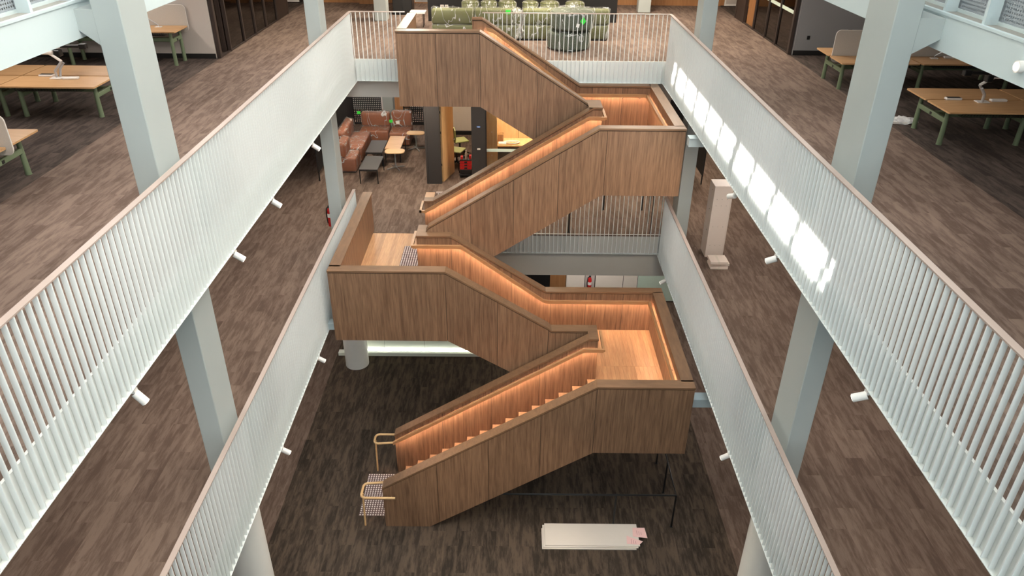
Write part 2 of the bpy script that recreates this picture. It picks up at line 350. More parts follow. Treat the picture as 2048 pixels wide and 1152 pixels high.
def column(label, x0, x1, y0, y1, z0, z1, bracket=None):
    t = thing('column', label, 'column', ((x0+x1)/2, (y0+y1)/2, z0), group='rectangular columns')
    part('shaft', MB().rbox(x0, x1, y0, y1, z0, z1, .008, 1), 'column_paint', t)
    if bracket:
        xa, xb = bracket; part('bracket', MB().prism([(xa, 9.86), (xb, 10.0), (xb, 10.20), (xa, 10.20)], y0+.001, y1-.001), 'column_paint', t)
column('pale grey column nearest the camera on the left, crossing both upper balconies', -4.125, -3.85, 7.63, 8.20, L2, 10.6, (-4.12, -4.299))
column('pale grey column nearest the camera on the right, crossing both upper balconies', 3.70, 3.96, 7.575, 8.21, L2, 10.6, (3.955, 4.199))
column('far left pale grey column beside the fire extinguisher', -4.155, -3.87, 15.53, 16.02, L2, 10.2)
column('far right pale grey column behind the stair landing', 3.72, 4.01, 15.40, 15.90, L2, 10.2)
column('pale column behind the top floor back railing, left of the black wall', -3.98, -3.63, 22.3, 22.75, L3, 10.0)
column('pale column behind the top floor lounge, right of the black wall', 3.82, 4.2, 24.05, 24.4, L3, 10.0)
column('pale column between the two dotted black screens on the middle floor', -4.23, -3.89, 23.9, 24.25, L2, 7.0)
def rcolumn(label, x, y):
    single('round_column', MB().lathe([(.30, 0), (.30, 3.3)], (x, y), 32), 'round_column', label, 'column', 'round ground floor columns', True)
rcolumn('white round column standing at the lit plinth on the ground floor', -4.03, 16.0)
rcolumn('white round column at the bottom of the photo, left side', -4.02, 7.9); rcolumn('white round column at the bottom of the photo, right side', 3.92, 7.9)

def edge_beam(label, xi, xo, z0, z1):
    t = thing('edge_beam', label, 'beam', (xi, 8, z0)); s = 1 if xo > xi else -1
    part('beam_web', MB().box(min(xi, xo), max(xi, xo), -1.5, 17.6, z0, z1-.012), 'beam_paint', t)
    part('flange', MB().box(min(xi-.012*s, xi+.03*s), max(xi-.012*s, xi+.03*s), -1.5, 17.6, z1-.02, z1+.004), 'beam_paint', t)
    part('ledge', MB().box(min(xi+.031*s, xo), max(xi+.031*s, xo), -1.5, 17.6, z1-.011, z1), 'ledge_grey', t)
    g = thing('mesh_guard', ('left' if s < 0 else 'right')+' wire mesh guard with white posts above the edge beam', 'mesh guard', (xi, 8, z1))
    part('mesh_panel', MB().box(min(xi+.17*s, xi+.176*s), max(xi+.17*s, xi+.176*s), -1.4, 17.6, z1+.03, z1+1.6), 'wire_mesh', g)
    part('bottom_rail', MB().box(min(xi+.15*s, xi+.19*s), max(xi+.15*s, xi+.19*s), -1.4, 17.6, z1, z1+.03), 'beam_paint', g)
    for k in range(27):
        y = 7.01 + .70*(k-11)
        part('post', MB().box(min(xi+.03*s, xi+.15*s), max(xi+.03*s, xi+.15*s), y-.02, y+.02, z1, z1+1.6), 'beam_paint', g)
edge_beam('white steel edge beam with a ledge at the top left corner', -4.30, -4.58, 9.925, 10.27)
edge_beam('white steel edge beam with a ledge at the top right corner', 4.20, 4.48, 9.90, 10.245)
t = thing('wall_light', 'small round white light on the right edge beam', 'light', (4.19, 6.24, 10.05))
part('body', MB().tube([(4.20, 6.24, 10.05), (4.15, 6.24, 10.05)], .05, 16), 'white_plastic', t, True); part('lens', MB().tube([(4.15, 6.24, 10.05), (4.145, 6.24, 10.05)], .035, 16), 'lamp_face', t)

# ------------------------------------------------------------------ slat balustrades
FIN_H0, FIN_H1 = -.485, 1.04
def fin_mesh(dx, dy):
    m = MB().box(-dx/2, dx/2, -dy/2, dy/2, FIN_H0, FIN_H1).mesh('slat'); m.materials.append(M['white_steel']); return m
FIN_S, FIN_B = fin_mesh(.046, .012), fin_mesh(.012, .046)
def balustrade_side(label, x_tip, s, y0, y1, z):        # runs along the depth; s = +1 when the floor lies to the right
    t = thing('slat_balustrade', label, 'balustrade', (x_tip, y0, z), group='white slat balustrades')
    part('top_rail', MB().box(min(x_tip, x_tip+.068*s), max(x_tip, x_tip+.068*s), y0, y1, z+1.04, z+1.054), 'rail_steel', t)
    part('fascia', MB().box(min(x_tip+.050*s, x_tip+.078*s), max(x_tip+.050*s, x_tip+.078*s), y0, y1, z-.49, z+.004), 'fascia_white', t)
    part('bottom_lip', MB().box(min(x_tip-.004*s, x_tip+.050*s), max(x_tip-.004*s, x_tip+.050*s), y0, y1, z-.492, z-.485), 'fascia_white', t)
    n = int((y1-y0)/.1)
    for k in range(n): inst('slat', FIN_S, t, (.024*s, .05+k*.1, 0))
def balustrade_back(label, segs, y_tip, z):
    t = thing('slat_balustrade', label, 'balustrade', (segs[0][0], y_tip, z), group='white slat balustrades')
    for x0, x1, lo in segs:
        part('top_rail', MB().box(x0, x1, y_tip, y_tip+.068, z+1.04, z+1.054), 'rail_steel', t)
    fx0, fx1 = segs[0][2]
    part('fascia', MB().box(fx0, fx1, y_tip+.050, y_tip+.078, z-.49, z+.004), 'fascia_white', t)
    part('bottom_lip', MB().box(fx0, fx1, y_tip-.004, y_tip+.050, z-.492, z-.485), 'fascia_white', t)
    for x0, x1, lo in segs:
        n = int((x1-x0)/.1)
        for k in range(n): inst('slat', FIN_B, t, (x0+.05+k*.1-segs[0][0], .024, 0))
balustrade_side('white slat balustrade along the left edge of the top floor', XL, -1, 1.45, Y3-.006, L3)
balustrade_side('white slat balustrade along the right edge of the top floor, with sun patches', XR, 1, 1.45, Y3-.006, L3)
balustrade_side('white slat balustrade along the left edge of the middle floor', XL, -1, 3.9, 16.1, L2)
balustrade_side('white slat balustrade along the right edge of the middle floor', XR, 1, 3.9, Y2, L2)
balustrade_back('white slat balustrade at the far end of the top floor, before the green sofas', [(XL-.06, -2.44, (XL-.06, XR+.06)), (-.70, XR+.06, None)], Y3, L3)
balustrade_back('white slat balustrade at the far end of the middle floor, under the stair landing', [(-1.75, XR+.06, (-1.75, XR+.06))], Y2+.05, L2)

def spotlight(label, x, y, z, s, dn=.5, dy=.0, e=140):
    t = thing('cylinder_spotlight', label, 'spotlight', (x, y, z+.08), group='white cylinder spotlights under the balcony edges')
    d = Vector((.80*s, dy, -dn)).normalized(); p = Vector((x+.02*s, y, z+.02))
    part('mount', MB().box(x-.03, x+.03, y-.03, y+.03, z+.045, z+.08), 'white_plastic', t)
    part('barrel', MB().tube([p-d*.02, p+d*.125], .043, 16), 'white_plastic', t, True)
    part('lens', MB().tube([p+d*.1245, p+d*.128], .034, 16), 'lamp_face', t)
    l = bpy.data.lights.new('spot_beam', 'SPOT'); l.energy = e; l.color = (1, .82, .62); l.spot_size = math.radians(75); l.spot_blend = .7; l.shadow_soft_size = .035
    o = bpy.data.objects.new('spot_beam', l); COL.objects.link(o); o.location = p+d*.15; o.rotation_euler = (-d).to_track_quat('Z', 'Y').to_euler()
ordn = ['farthest', 'third nearest', 'second nearest', 'nearest']
for nm, y in zip(ordn, (13.1, 10.5, 8.73, 5.76)): spotlight(f'{nm} white cylinder spotlight under the left top floor edge', XL-.03, y, 6.93, 1, 1.1 if y < 6 else .55)
for nm, y in zip(ordn[:1]+['middle']+ordn[3:], (10.9, 8.76, 5.84)): spotlight(f'{nm} white cylinder spotlight under the right top floor edge', XR+.03, y, 6.93, -1, .8 if y > 10 else .5, 1.6 if y > 10 else .3, 250 if y > 10 else 140)
for nm, y in zip(('farther', 'nearer'), (11.6, 9.06)): spotlight(f'{nm} white cylinder spotlight under the left middle floor edge', XL-.03, y, 3.24, 1)
for nm, y in zip(('farther', 'nearer'), (14.77, 9.02)): spotlight(f'{nm} white cylinder spotlight under the right middle floor edge', XR+.03, y, 3.24, -1)

# ------------------------------------------------------------------ the timber staircases
def pl(path, x):
    for (xa, za), (xb, zb) in zip(path, path[1:]):
        if xa-1e-6 <= x <= xb+1e-6: return za+(zb-za)*(x-xa)/(xb-xa) if xb > xa else zb
    return path[0][1] if x < path[0][0] else path[-1][1]
def span(path, a, b): return [(a, pl(path, a))]+[(x, z) for x, z in path if a+1e-6 < x < b-1e-6]+[(b, pl(path, b))]
def poly(top, bot, a, b, dt=0., db=0.): return [(x, z+db) for x, z in span(bot, a, b)]+[(x, z+dt) for x, z in reversed(span(top, a, b))]
CAP = .038
def wall(t, top, bot, c0, c1, joints_out=(), joints_in=(), axis='y', lit=None, capin=0, capout=.006, name='balustrade_wall'):
    """Panelled parapet: core, veneer panels on both faces, solid cap. c0<c1 across its thickness; lit = face (0/1) that looks at the stair."""
    a, b = top[0][0], top[-1][0]
    core = part(name, MB().prism(poly(top, bot, a+.01, b-.01, -CAP-.012, .004), c0+.012, c1-.012, axis), 'core', t)
    for face, js in ((0, joints_out if lit != 0 else joints_in), (1, joints_out if lit != 1 else joints_in)):
        xs = [a]+sorted(j for j in js if a < j < b)+[b]
        y0, y1 = ((c0, c0+.011) if face == 0 else (c1-.011, c1))
        for p, q in zip(xs, xs[1:]):
            part('veneer_panel', MB().prism(poly(top, bot, p+(.0045 if p > a else 0), q-(.0045 if q < b else 0), -CAP-.017, 0), y0, y1, axis), 'veneer', core)
    for e in (a, b):      # end trims
        part('end_trim', MB().prism([(e if e == a else e-.009, pl(bot, e)), (e+.009 if e == a else e, pl(bot, e)), (e+.009 if e == a else e, pl(top, e)-CAP-.01), (e if e == a else e-.009, pl(top, e)-CAP-.01)], c0+.0115, c1-.0115, axis), 'veneer', core)
    part('cap', MB().prism(poly(top, [(x, z-CAP) for x, z in top], a-capout, b+capout), c0-(capin if lit == 0 else capout), c1+(capin if lit == 1 else capout), axis), 'cap_wood' if axis == 'y' else 'cap_wood_deep', core)
    return core
def fix_ends(path): return path
def handrail(t, path, yc, wall_y, brackets, axis='y', r=.022):
    """Timber rail on brackets in front of a wall face with an LED strip underneath. path in (x, z)."""
    s = 1 if wall_y > yc else -1
    rail = part('handrail', MB().prism([(x, z-.026) for x, z in path]+[(x, z+.026) for x, z in reversed(path)], yc-.026, yc+.026, axis), 'rail_wood', t)
    y0, y1 = sorted((yc-.020*s, yc-.004*s))
    part('led_strip', MB().prism([(x, z-.033) for x, z in path]+[(x, z-.0265) for x, z in reversed(path)], y0, y1, axis), 'led', rail)
    y0, y1 = sorted((yc-.026*s, yc-.021*s))
    part('light_stop_lip', MB().prism([(x, z-.046) for x, z in path]+[(x, z-.0262) for x, z in reversed(path)], y0, y1, axis), 'rail_wood', rail)  # lip added to stop LED light from spreading sideways
    for x in brackets:
        z = pl(path, x); P = (lambda u, v, w: (u, v, w)) if axis == 'y' else (lambda u, v, w: (v, u, w))
        part('bracket', MB().tube([P(x, wall_y-.001*s, z-.085), P(x, wall_y-.055*s, z-.085), P(x, yc, z-.03)], .008, 6).tube([P(x, wall_y, z-.085), P(x, wall_y-.008*s, z-.085)], .022, 10), 'steel_bracket', rail)
def flight(t, x_top, z_top, n, rise, going, y0, y1, d):
    """n risers down from x_top in direction d; n-1 treads."""
    for k in range(n):
        x = x_top+d*going*k; z1 = z_top-rise*k; z0 = z1-rise
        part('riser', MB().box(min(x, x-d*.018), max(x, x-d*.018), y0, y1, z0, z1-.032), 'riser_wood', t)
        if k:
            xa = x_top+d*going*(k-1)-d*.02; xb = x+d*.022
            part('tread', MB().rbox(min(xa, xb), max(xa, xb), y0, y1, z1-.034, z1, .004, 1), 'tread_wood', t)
def planks(t, x0, x1, y0, y1, z, splits, w=.09):
    base = part('landing', MB().box(x0, x1, y0, y1, z-.14, z-.014), 'core', t)
    n = max(1, round((x1-x0)/w)); ys = [y0]+list(splits)+[y1]
    for i in range(n):
        for a, b in zip(ys, ys[1:]):
            part('plank', MB().box(x0+(x1-x0)*i/n+.0008, x0+(x1-x0)*(i+1)/n-.0008, a+.0008, b-.0008, z-.0138, z+random.uniform(-.0006, .0006)), 'plank_wood', base)
def soffit(t, pts, y0, y1):        # sloped underside, pts (x, z)
    part('soffit_panel', MB().prism([(x, z) for x, z in pts]+[(x, z+.02) for x, z in reversed(pts)], y0, y1), 'veneer', t)

zA, zAB, zC, zCD = 8.49, 7.037, 4.797, 3.497
fA, fAB, fC, fCD = L3, zAB-.972, L2, zCD-.972
US = thing('staircase', 'upper timber staircase folding from the top floor down to the middle floor', 'staircase', (1, 15.5, L2))
LS = thing('staircase', 'lower timber staircase folding from the middle floor down to the ground', 'staircase', (0, 12, 0))
# --- upper stair, flight A (back lane, down to the right)
Atop = [(-2.42, zA), (-.69, zA), (1.594, zAB), (1.886, zAB)]; Abot = [(-2.42, 6.93), (-.696, 6.93), (1.38, 5.64), (1.886, 5.64)]
wall(US, Atop, Abot, 15.761, 15.945, (-1.60, -.69, .52), (-.69, .4), lit=1, capin=.05)
ABtop = [(-.92, zA), (-.69, zA), (1.553, zAB), (3.19, zAB)]; ABbot = [(-.92, 6.93), (-.696, 6.93), (1.38, 5.64), (3.19, 5.64)]
wall(US, ABtop, ABbot, 17.235, 17.42, (), (-.2, .75, 1.85, 2.55), lit=0, capin=.02)
wall(US, [(15.945, zA), (17.85, zA)], [(15.945, 6.93), (17.40, 6.93), (17.401, L3+.002), (17.85, L3+.002)], -2.42, -2.24, (), (), 'x', lit=1, capin=.02)
planks(US, -2.24, -.69, 15.945, 17.42, fA, (), .12)
flight(US, -.69, fA, 9, (fA-fAB)/9, .26, 15.945, 17.235, 1)
soffit(US, [(-2.42, 6.935), (-.696, 6.935), (1.38, 5.645), (3.19, 5.645)], 15.775, 17.41)
# landing A/B
planks(US, 1.39, 3.19, 14.20, 17.235, fAB, (15.3,))
wall(US, [(14.20, zAB), (17.42, zAB)], [(14.20, 5.64), (17.42, 5.64)], 3.19, 3.37, (15.2, 16.4), (15.6,), 'x', lit=0, capin=.02)
wall(US, [(15.63, zAB), (15.761, zAB)], [(15.63, 5.64), (15.761, 5.64)], 1.70, 1.886, (), (), 'x', lit=1, capin=0)
part('newel_cap', MB().box(1.60, 1.892, 15.42, 16.0, zAB+.0005, zAB+.004), 'cap_wood', US)
# flight B (next lane, down to the left)
Btop = [(-1.79, 4.797), (-1.74, 4.90), (1.689, zAB), (3.37, zAB)]; Bbot = [(-1.79, 3.30), (1.80, 5.64), (3.37, 5.64)]
wall(US, Btop, Bbot, 14.015, 14.20, (-.85, .03, .93, 1.846), (), lit=1, capin=.02)
BBtop = [(-1.97, 4.89), (-1.775, 4.89), (1.70, zAB), (1.886, zAB)]; BBbot = [(-1.97, L2+.002), (-.97, L2+.002), (1.80, 5.64), (1.886, 5.64)]
wall(US, BBtop, BBbot, 15.43, 15.63, (), (-1.0, -.05, .95), lit=0, capin=.02)
part('newel', MB().rbox(-1.97, -1.775, 15.63, 15.92, L2+.001, 4.852, .004, 1), 'veneer', US); part('newel_cap', MB().box(-1.976, -1.77, 15.636, 15.926, 4.852, 4.89), 'rail_wood', US)
flight(US, 1.689, fAB, 14, (fAB-fC)/14, .257, 14.20, 15.43, -1)
soffit(US, [(-1.35, 3.58), (1.80, 5.645), (3.18, 5.645)], 14.03, 15.60)
# --- lower stair, flight C (third lane, down to the right)
CBtop = [(-1.97, zC), (-1.26, zC), (.74, zCD), (3.255, zCD)]; CBbot = [(-1.97, 3.23), (-1.25, 3.23), (.83, 1.97), (3.255, 1.97)]
wall(LS, CBtop, CBbot, 13.83, 14.013, (), (-1.255, .0, .86, 1.62, 2.42), lit=0, capin=.02)
part('newel', MB().rbox(-1.97, -1.80, 14.013, 14.33, L2+.001, zC-.04, .004, 1), 'veneer', LS); part('newel_cap', MB().box(-1.976, -1.79, 14.02, 14.35, zC-.04, zC), 'cap_wood', LS)
Ctop = [(-3.47, zC), (-1.252, zC), (.74, zCD+.06), (.80, zCD), (1.70, zCD)]; Cbot = [(-3.47, 3.23), (-1.244, 3.23), (.86, 1.97), (1.70, 1.97)]
wall(LS, Ctop, Cbot, 12.273, 12.455, (-1.252, -.26, .74), (), lit=1, capin=.04)
wall(LS, [(12.455, zC), (16.13, zC)], [(12.455, 3.23), (15.85, 3.23), (15.851, L2+.002), (16.13, L2+.002)], -3.47, -3.29, (), (), 'x', lit=1, capin=.03)
planks(LS, -3.29, -1.25, 12.455, 15.95, fC, (13.9,), .11)
flight(LS, -1.252, fC, 8, (fC-fCD)/8, .262, 12.455, 13.83, 1)
soffit(LS, [(-3.46, 3.235), (-1.244, 3.235), (.86, 1.975), (3.24, 1.975)], 12.29, 13.99)
# landing C/D
planks(LS, .60, 3.06, 12.455, 13.83, fCD, ()); planks(LS, 1.534, 3.06, 10.70, 12.455, fCD, (), .085)
wall(LS, [(10.66, zCD), (13.83, zCD)], [(10.66, 1.97), (13.83, 1.97)], 3.06, 3.255, (), (11.8, 12.9), 'x', lit=0, capin=.02)
wall(LS, [(12.19, zCD), (12.273, zCD)], [(12.19, 1.97), (12.273, 1.97)], 1.52, 1.70, (), (), 'x', lit=1)
part('newel_cap', MB().box(1.53, 1.706, 11.99, 12.49, zCD+.0005, zCD+.004), 'cap_wood', LS)
# flight D (front lane, down to the left)
DBtop = [(-2.42, 1.04), (1.525, zCD), (1.70, zCD)]; DBbot = [(-2.42, .002), (-1.573, .002), (1.549, 1.97), (1.70, 1.97)]
wall(LS, DBtop, DBbot, 12.0, 12.19, (), (-1.4, -.38, .58), lit=0, capin=.02)
Dtop = [(-2.445, 1.035), (1.535, zCD), (3.255, zCD)]; Dbot = [(-2.445, .002), (-1.573, .002), (1.549, 1.97), (3.255, 1.97)]
wall(LS, Dtop, Dbot, 10.474, 10.66, (-1.377, -.40, .563, 1.535), (-.4, .56), lit=1, capin=.035)
flight(LS, 1.534, fCD, 15, fCD/15, .2676, 10.66, 12.0, -1)
soffit(LS, [(-1.573, .006), (1.549, 1.975), (3.24, 1.975)], 10.49, 12.17)
# handrails with light underneath
HR = .20
def offs(path, dz=-HR): return [(x, z+dz) for x, z in path]
handrail(US, offs([(-.60, zA), (-.45, zA-.04), (1.49, zAB), (3.10, zAB)]), 17.14, 17.235, (-.1, .62, 1.40, 2.55, 2.95))
handrail(US, offs([(14.25, zAB), (17.14, zAB)]), 3.10, 3.19, (14.9, 15.7, 16.5), 'x')
handrail(US, offs([(-1.97, 4.86), (1.60, zAB), (1.95, zAB)]), 15.34, 15.43, (-1.75, -.9, .0, .95, 1.5))
handrail(US, offs([(-1.9, 4.80), (1.66, zAB), (3.10, zAB)]), 14.29, 14.20, ())
handrail(LS, offs([(-2.05, zC), (-1.05, zC), (.70, zCD+.02), (.80, zCD), (2.97, zCD)]), 13.735, 13.83, (-1.80, -1.0, -.2, .60, 1.55, 2.4, 2.85))
handrail(LS, offs([(10.72, zCD), (13.735, zCD)]), 2.97, 3.06, (11.4, 12.3, 13.1), 'x')
handrail(LS, offs([(-3.2, zC), (-1.20, zC), (.78, zCD), (1.70, zCD)]), 12.55, 12.455, ())
handrail(LS, offs([(-2.45, 1.10), (1.42, zCD), (1.80, zCD)]), 11.905, 12.0, (-2.2, -1.37, -.40, .58, 1.30))
handrail(LS, offs([(-2.45, 1.10), (1.45, zCD), (2.97, zCD)]), 10.755, 10.66, ())
# rail returns around the newels and the tubular returns at the foot of the stair
part('rail_return', MB().box(-2.08, -2.03, 13.71, 14.42, zC-HR-.025, zC-HR+.025), 'rail_wood', LS)
part('rail_return', MB().box(1.78, 1.83, 11.88, 12.60, zCD-HR-.025, zCD-HR+.025), 'rail_wood', LS)
part('rail_return', MB().box(1.93, 1.98, 15.32, 15.98, zAB-HR-.025, zAB-HR+.025), 'rail_wood', US)
part('rail_return', MB().box(-2.08, -2.03, 15.32, 15.9, 4.64, 4.69).box(-2.08, -1.95, 15.32, 15.37, 4.64, 4.69), 'rail_wood', US)
def loop(pts, post):
    t = part('rail_return', MB().tube(pts, .024, 10), 'pale_top', LS, True)
    part('post', MB().tube([(post[0], post[1], 0), (post[0]+.02, post[1], post[2])], .019, 10), 'pale_top', t, True)
def arc(cx, cy, r, a0, a1, z, n=5): return [(cx+r*math.cos(math.radians(a0+(a1-a0)*k/n)), cy+r*math.sin(math.radians(a0+(a1-a0)*k/n)), z) for k in range(n+1)]
zl = .88
loop([(-2.40, 11.905, zl+.03)]+arc(-2.76, 12.0, .095, 270, 180, zl)+arc(-2.76, 12.10, .095, 180, 90, zl)+[(-2.43, 12.195, zl)], (-2.86, 12.03, zl-.02))
loop([(-2.40, 10.755, zl+.03)]+arc(-2.76, 10.66, .095, 90, 180, zl)+arc(-2.76, 10.46, .095, 180, 270, zl)+[(-2.19, 10.365, zl)], (-2.86, 10.5, zl-.02))
part('bracket', MB().tube([(-2.28, 10.474, zl-.06), (-2.28, 10.40, zl-.06), (-2.28, 10.365, zl-.02)], .008, 6), 'steel_bracket', LS)
# white steel beams that carry the landings from the floor edges
for lb, bx in (('white steel beam end between the upper landing and the right balcony', (3.376, 4.0, 13.72, 13.9, 6.78, 6.94)), ('white steel beam end between the lower landing and the right balcony', (3.262, 4.0, 10.80, 10.98, 2.80, 2.98)), ('white steel beam end between the middle landing and the left balcony', (-3.632, -3.477, 12.45, 12.60, 3.36, 3.50))):
    t = thing('steel_stub', lb, 'beam', (bx[0], bx[2], bx[4])); part('web', MB().box(*bx), 'beam_paint', t); part('flange', MB().box(bx[0], bx[1], bx[2]-.02, bx[3]+.02, bx[5], bx[5]+.012), 'beam_paint', t)
    if bx[1] > 3.9: part('hanger', MB().box(3.75, 3.95, bx[2]+.02, bx[3]-.02, bx[5]+.012, 7.05 if bx[5] > 5 else 3.353), 'beam_paint', t)
def tactile(label, x0, x1, y0, y1, z, nx, ny):
    t = thing('tactile_paving', label, 'tactile paving', (x0, y0, z))
    part('base_sheet', MB().box(x0, x1, y0, y1, z+.001, z+.003), 'mat_dark', t)
    s = MB()
    for i in range(nx):
        for j in range(ny):
            s.lathe([(.017, z+.003), (.013, z+.008)], (x0+(i+.5)*(x1-x0)/nx, y0+(j+.5)*(y1-y0)/ny), 8)
    part('studs', s, 'stud_white', t, stuff=True)
tactile('dotted tactile paving on the dark ground carpet at the stair foot', -3.04, -2.47, 10.74, 11.93, 0, 11, 22)
tactile('dotted tactile paving on the timber landing of the middle floor', -2.45, -1.99, 12.52, 15.28, L2, 9, 52)

# ------------------------------------------------------------------ inner walls of the top floor
def wall_box(n, *b, mat='wall_pink'): return struct('wall_'+n, MB().box(*b), mat)
wall_box('office_left', -13, -6.82, 17.42, 17.56, L3, 10.28); struct('baseboard_left', MB().box(-13, -6.82, 17.405, 17.42, L3, L3+.11), 'black_paint')
wall_box('office_right', 6.72, 13, 18.35, 18.5, L3, 10.28, mat='wall_grey'); struct('baseboard_right', MB().box(6.72, 13, 18.335, 18.35, L3, L3+.11), 'black_paint')
wall_box('lounge_timber', -6.6, 12, 25.45, 25.6, L3, 10.0, mat='timber_wall')
wall_box('lounge_timber_step', -4.95, -4.42, 25.2, 25.45, L3, 10.0, mat='timber_wall')
def partition(name, label, x, ys, s, door_bays=(), band=True, solid=()):
    """Framed glass partition along the depth at x; ys = mullion positions; s = side of the room (+1 right)."""
    t = thing(name, label, 'glass partition', (x, ys[0], L3))
    for y in ys:
        w = .055 if y in (ys[0], ys[-1]) else .03
        part('mullion', MB().box(x-.04, x+.04, y-w, y+w, L3, 9.9), 'black_timber', t)
    part('bottom_rail', MB().box(x-.03, x+.03, ys[0], ys[-1], L3, L3+.03), 'black_timber', t); part('top_rail', MB().box(x-.04, x+.04, ys[0], ys[-1], 9.85, 9.95), 'black_timber', t)
    for i, (a, b) in enumerate(zip(ys, ys[1:])):
        if i in door_bays: continue
        if i in solid: part('solid_panel', MB().box(x-.03, x+.03, a+.03, b-.03, L3+.03, 9.85), 'black_timber', t); continue
        g = part('pane', MB().box(x-.006, x+.006, a+.03, b-.03, L3+.03, 9.85), 'dark_glass', t)
        if band: part('frosted_band', MB().box(x-.009, x-.0065, a+.03, b-.03, 8.42, 8.50), 'frost', g)
    return t
partition('glass_partition', 'dark framed glass partition with a doorway, left of the lounge', -6.76, (17.5, 18.2, 19.25, 20.2, 21.15, 22.2, 23.3), -1, door_bays=(0,), solid=(5,))
partition('glass_partition', 'dark framed glass partition with pale band, right of the lounge', 6.66, (18.45, 19.48, 20.41, 21.5, 22.5, 23.35), 1, door_bays=(3,), solid=(4,))
t = thing('office_door', 'dark framed glass door standing open in the left partition', 'door', (-6.80, 18.18, L3))
part('stile', MB().box(-7.55, -7.45, 18.13, 18.17, L3+.01, 9.8).box(-6.92, -6.82, 18.13, 18.17, L3+.01, 9.8), 'black_timber', t)
part('pane', MB().box(-7.45, -6.92, 18.145, 18.155, L3+.12, 9.7), 'dark_glass', t); part('bottom_rail', MB().box(-7.45, -6.92, 18.13, 18.17, L3+.01, L3+.12), 'black_timber', t)
t = thing('office_door', 'brown timber door in the right partition', 'door', (6.68, 21.6, L3))
part('leaf', MB().box(6.72, 6.76, 21.54, 22.46, L3+.01, 9.8), 'timber_wall', t); part('handle', MB().tube([(6.72, 22.3, L3+1.0), (6.705, 22.3, L3+1.0), (6.705, 22.18, L3+1.0)], .01, 6), 'chrome', t)
for sx, lb in ((-7.35, 'white framed board leaning far behind the left partition'), (6.80, 'white framed board leaning far behind the right partition')):
    t = thing('framed_board', lb, 'board', (sx, 25.3, L3)); part('frame', MB().box(sx, sx+.42, 25.38, 25.42, L3+.02, L3+.9), 'white_plastic', t); part('face', MB().box(sx+.04, sx+.38, 25.37, 25.379, L3+.08, L3+.85), 'wall_pink', t); part('plinth', MB().box(sx-.1, sx+.5, 25.36, 25.44, L3, L3+.02), 'black_paint', t)
t = thing('feature_wall', 'black freestanding wall behind the green sofas', 'wall', (0, 22.4, L3))
part('panel', MB().box(-2.45, 2.95, 22.35, 22.55, L3, 10.0), 'black_paint', t)
for x in (-2.04, -1.915):
    o = part('socket', MB().rbox(x-.05, x+.05, 22.338, 22.35, 7.88, 7.97, .004, 1), 'white_plastic', t); part('socket_face', MB().box(x-.03, x+.03, 22.336, 22.338, 7.905, 7.945), 'felt', o)
t = thing('dark_cupboard', 'black cupboard beside the pale column behind the top floor railing', 'cupboard', (-3.5, 23.4, L3))
part('body', MB().rbox(-3.60, -3.02, 23.3, 23.8, L3, L3+1.6, .01, 1), 'black_metal', t); part('door', MB().box(-3.58, -3.32, 23.285, 23.299, L3+.05, L3+1.55), 'black_paint', t); part('door', MB().box(-3.30, -3.04, 23.285, 23.299, L3+.05, L3+1.55), 'black_paint', t)
t = thing('wall_vent', 'pale slotted vent low on the timber wall left of the black wall', 'vent', (-2.9, 25.44, L3+.05))
part('frame', MB().box(-3.2, -2.5, 25.43, 25.449, L3+.04, L3+.15), 'white_plastic', t)
for k in range(4): part('slat', MB().box(-3.18, -2.52, 25.42, 25.43, L3+.05+k*.024, L3+.063+k*.024), 'grey_metal', t)
t = thing('low_bench', 'small white low table on thin legs beside the black wall', 'table', (-2.7, 21.3, L3))
part('top', MB().rslab(-2.85, -2.42, 21.35, 21.75, L3+.36, L3+.40, .03), 'white_plastic', t)
for x in (-2.78, -2.49):
    for y in (21.42, 21.68): part('leg', MB().tube([(x, y, L3), (x, y, L3+.36)], .012, 6), 'black_metal', t)
def wall_socket(label, x, y, z, w=.07):
    t = thing('wall_socket', label, 'socket', (x, y, z)); part('plate', MB().rbox(x-w/2, x+w/2, y-.012, y, z-.045, z+.045, .004, 1), 'black_paint', t); part('insert', MB().box(x-w*.3, x+w*.3, y-.014, y-.012, z-.02, z+.02), 'black_metal', t)
wall_socket('black socket low on the grey wall, left of the screened desk', 7.03, 18.35, 7.93); wall_socket('black socket on the grey wall above the screened desk', 7.98, 18.35, 8.08, .1)

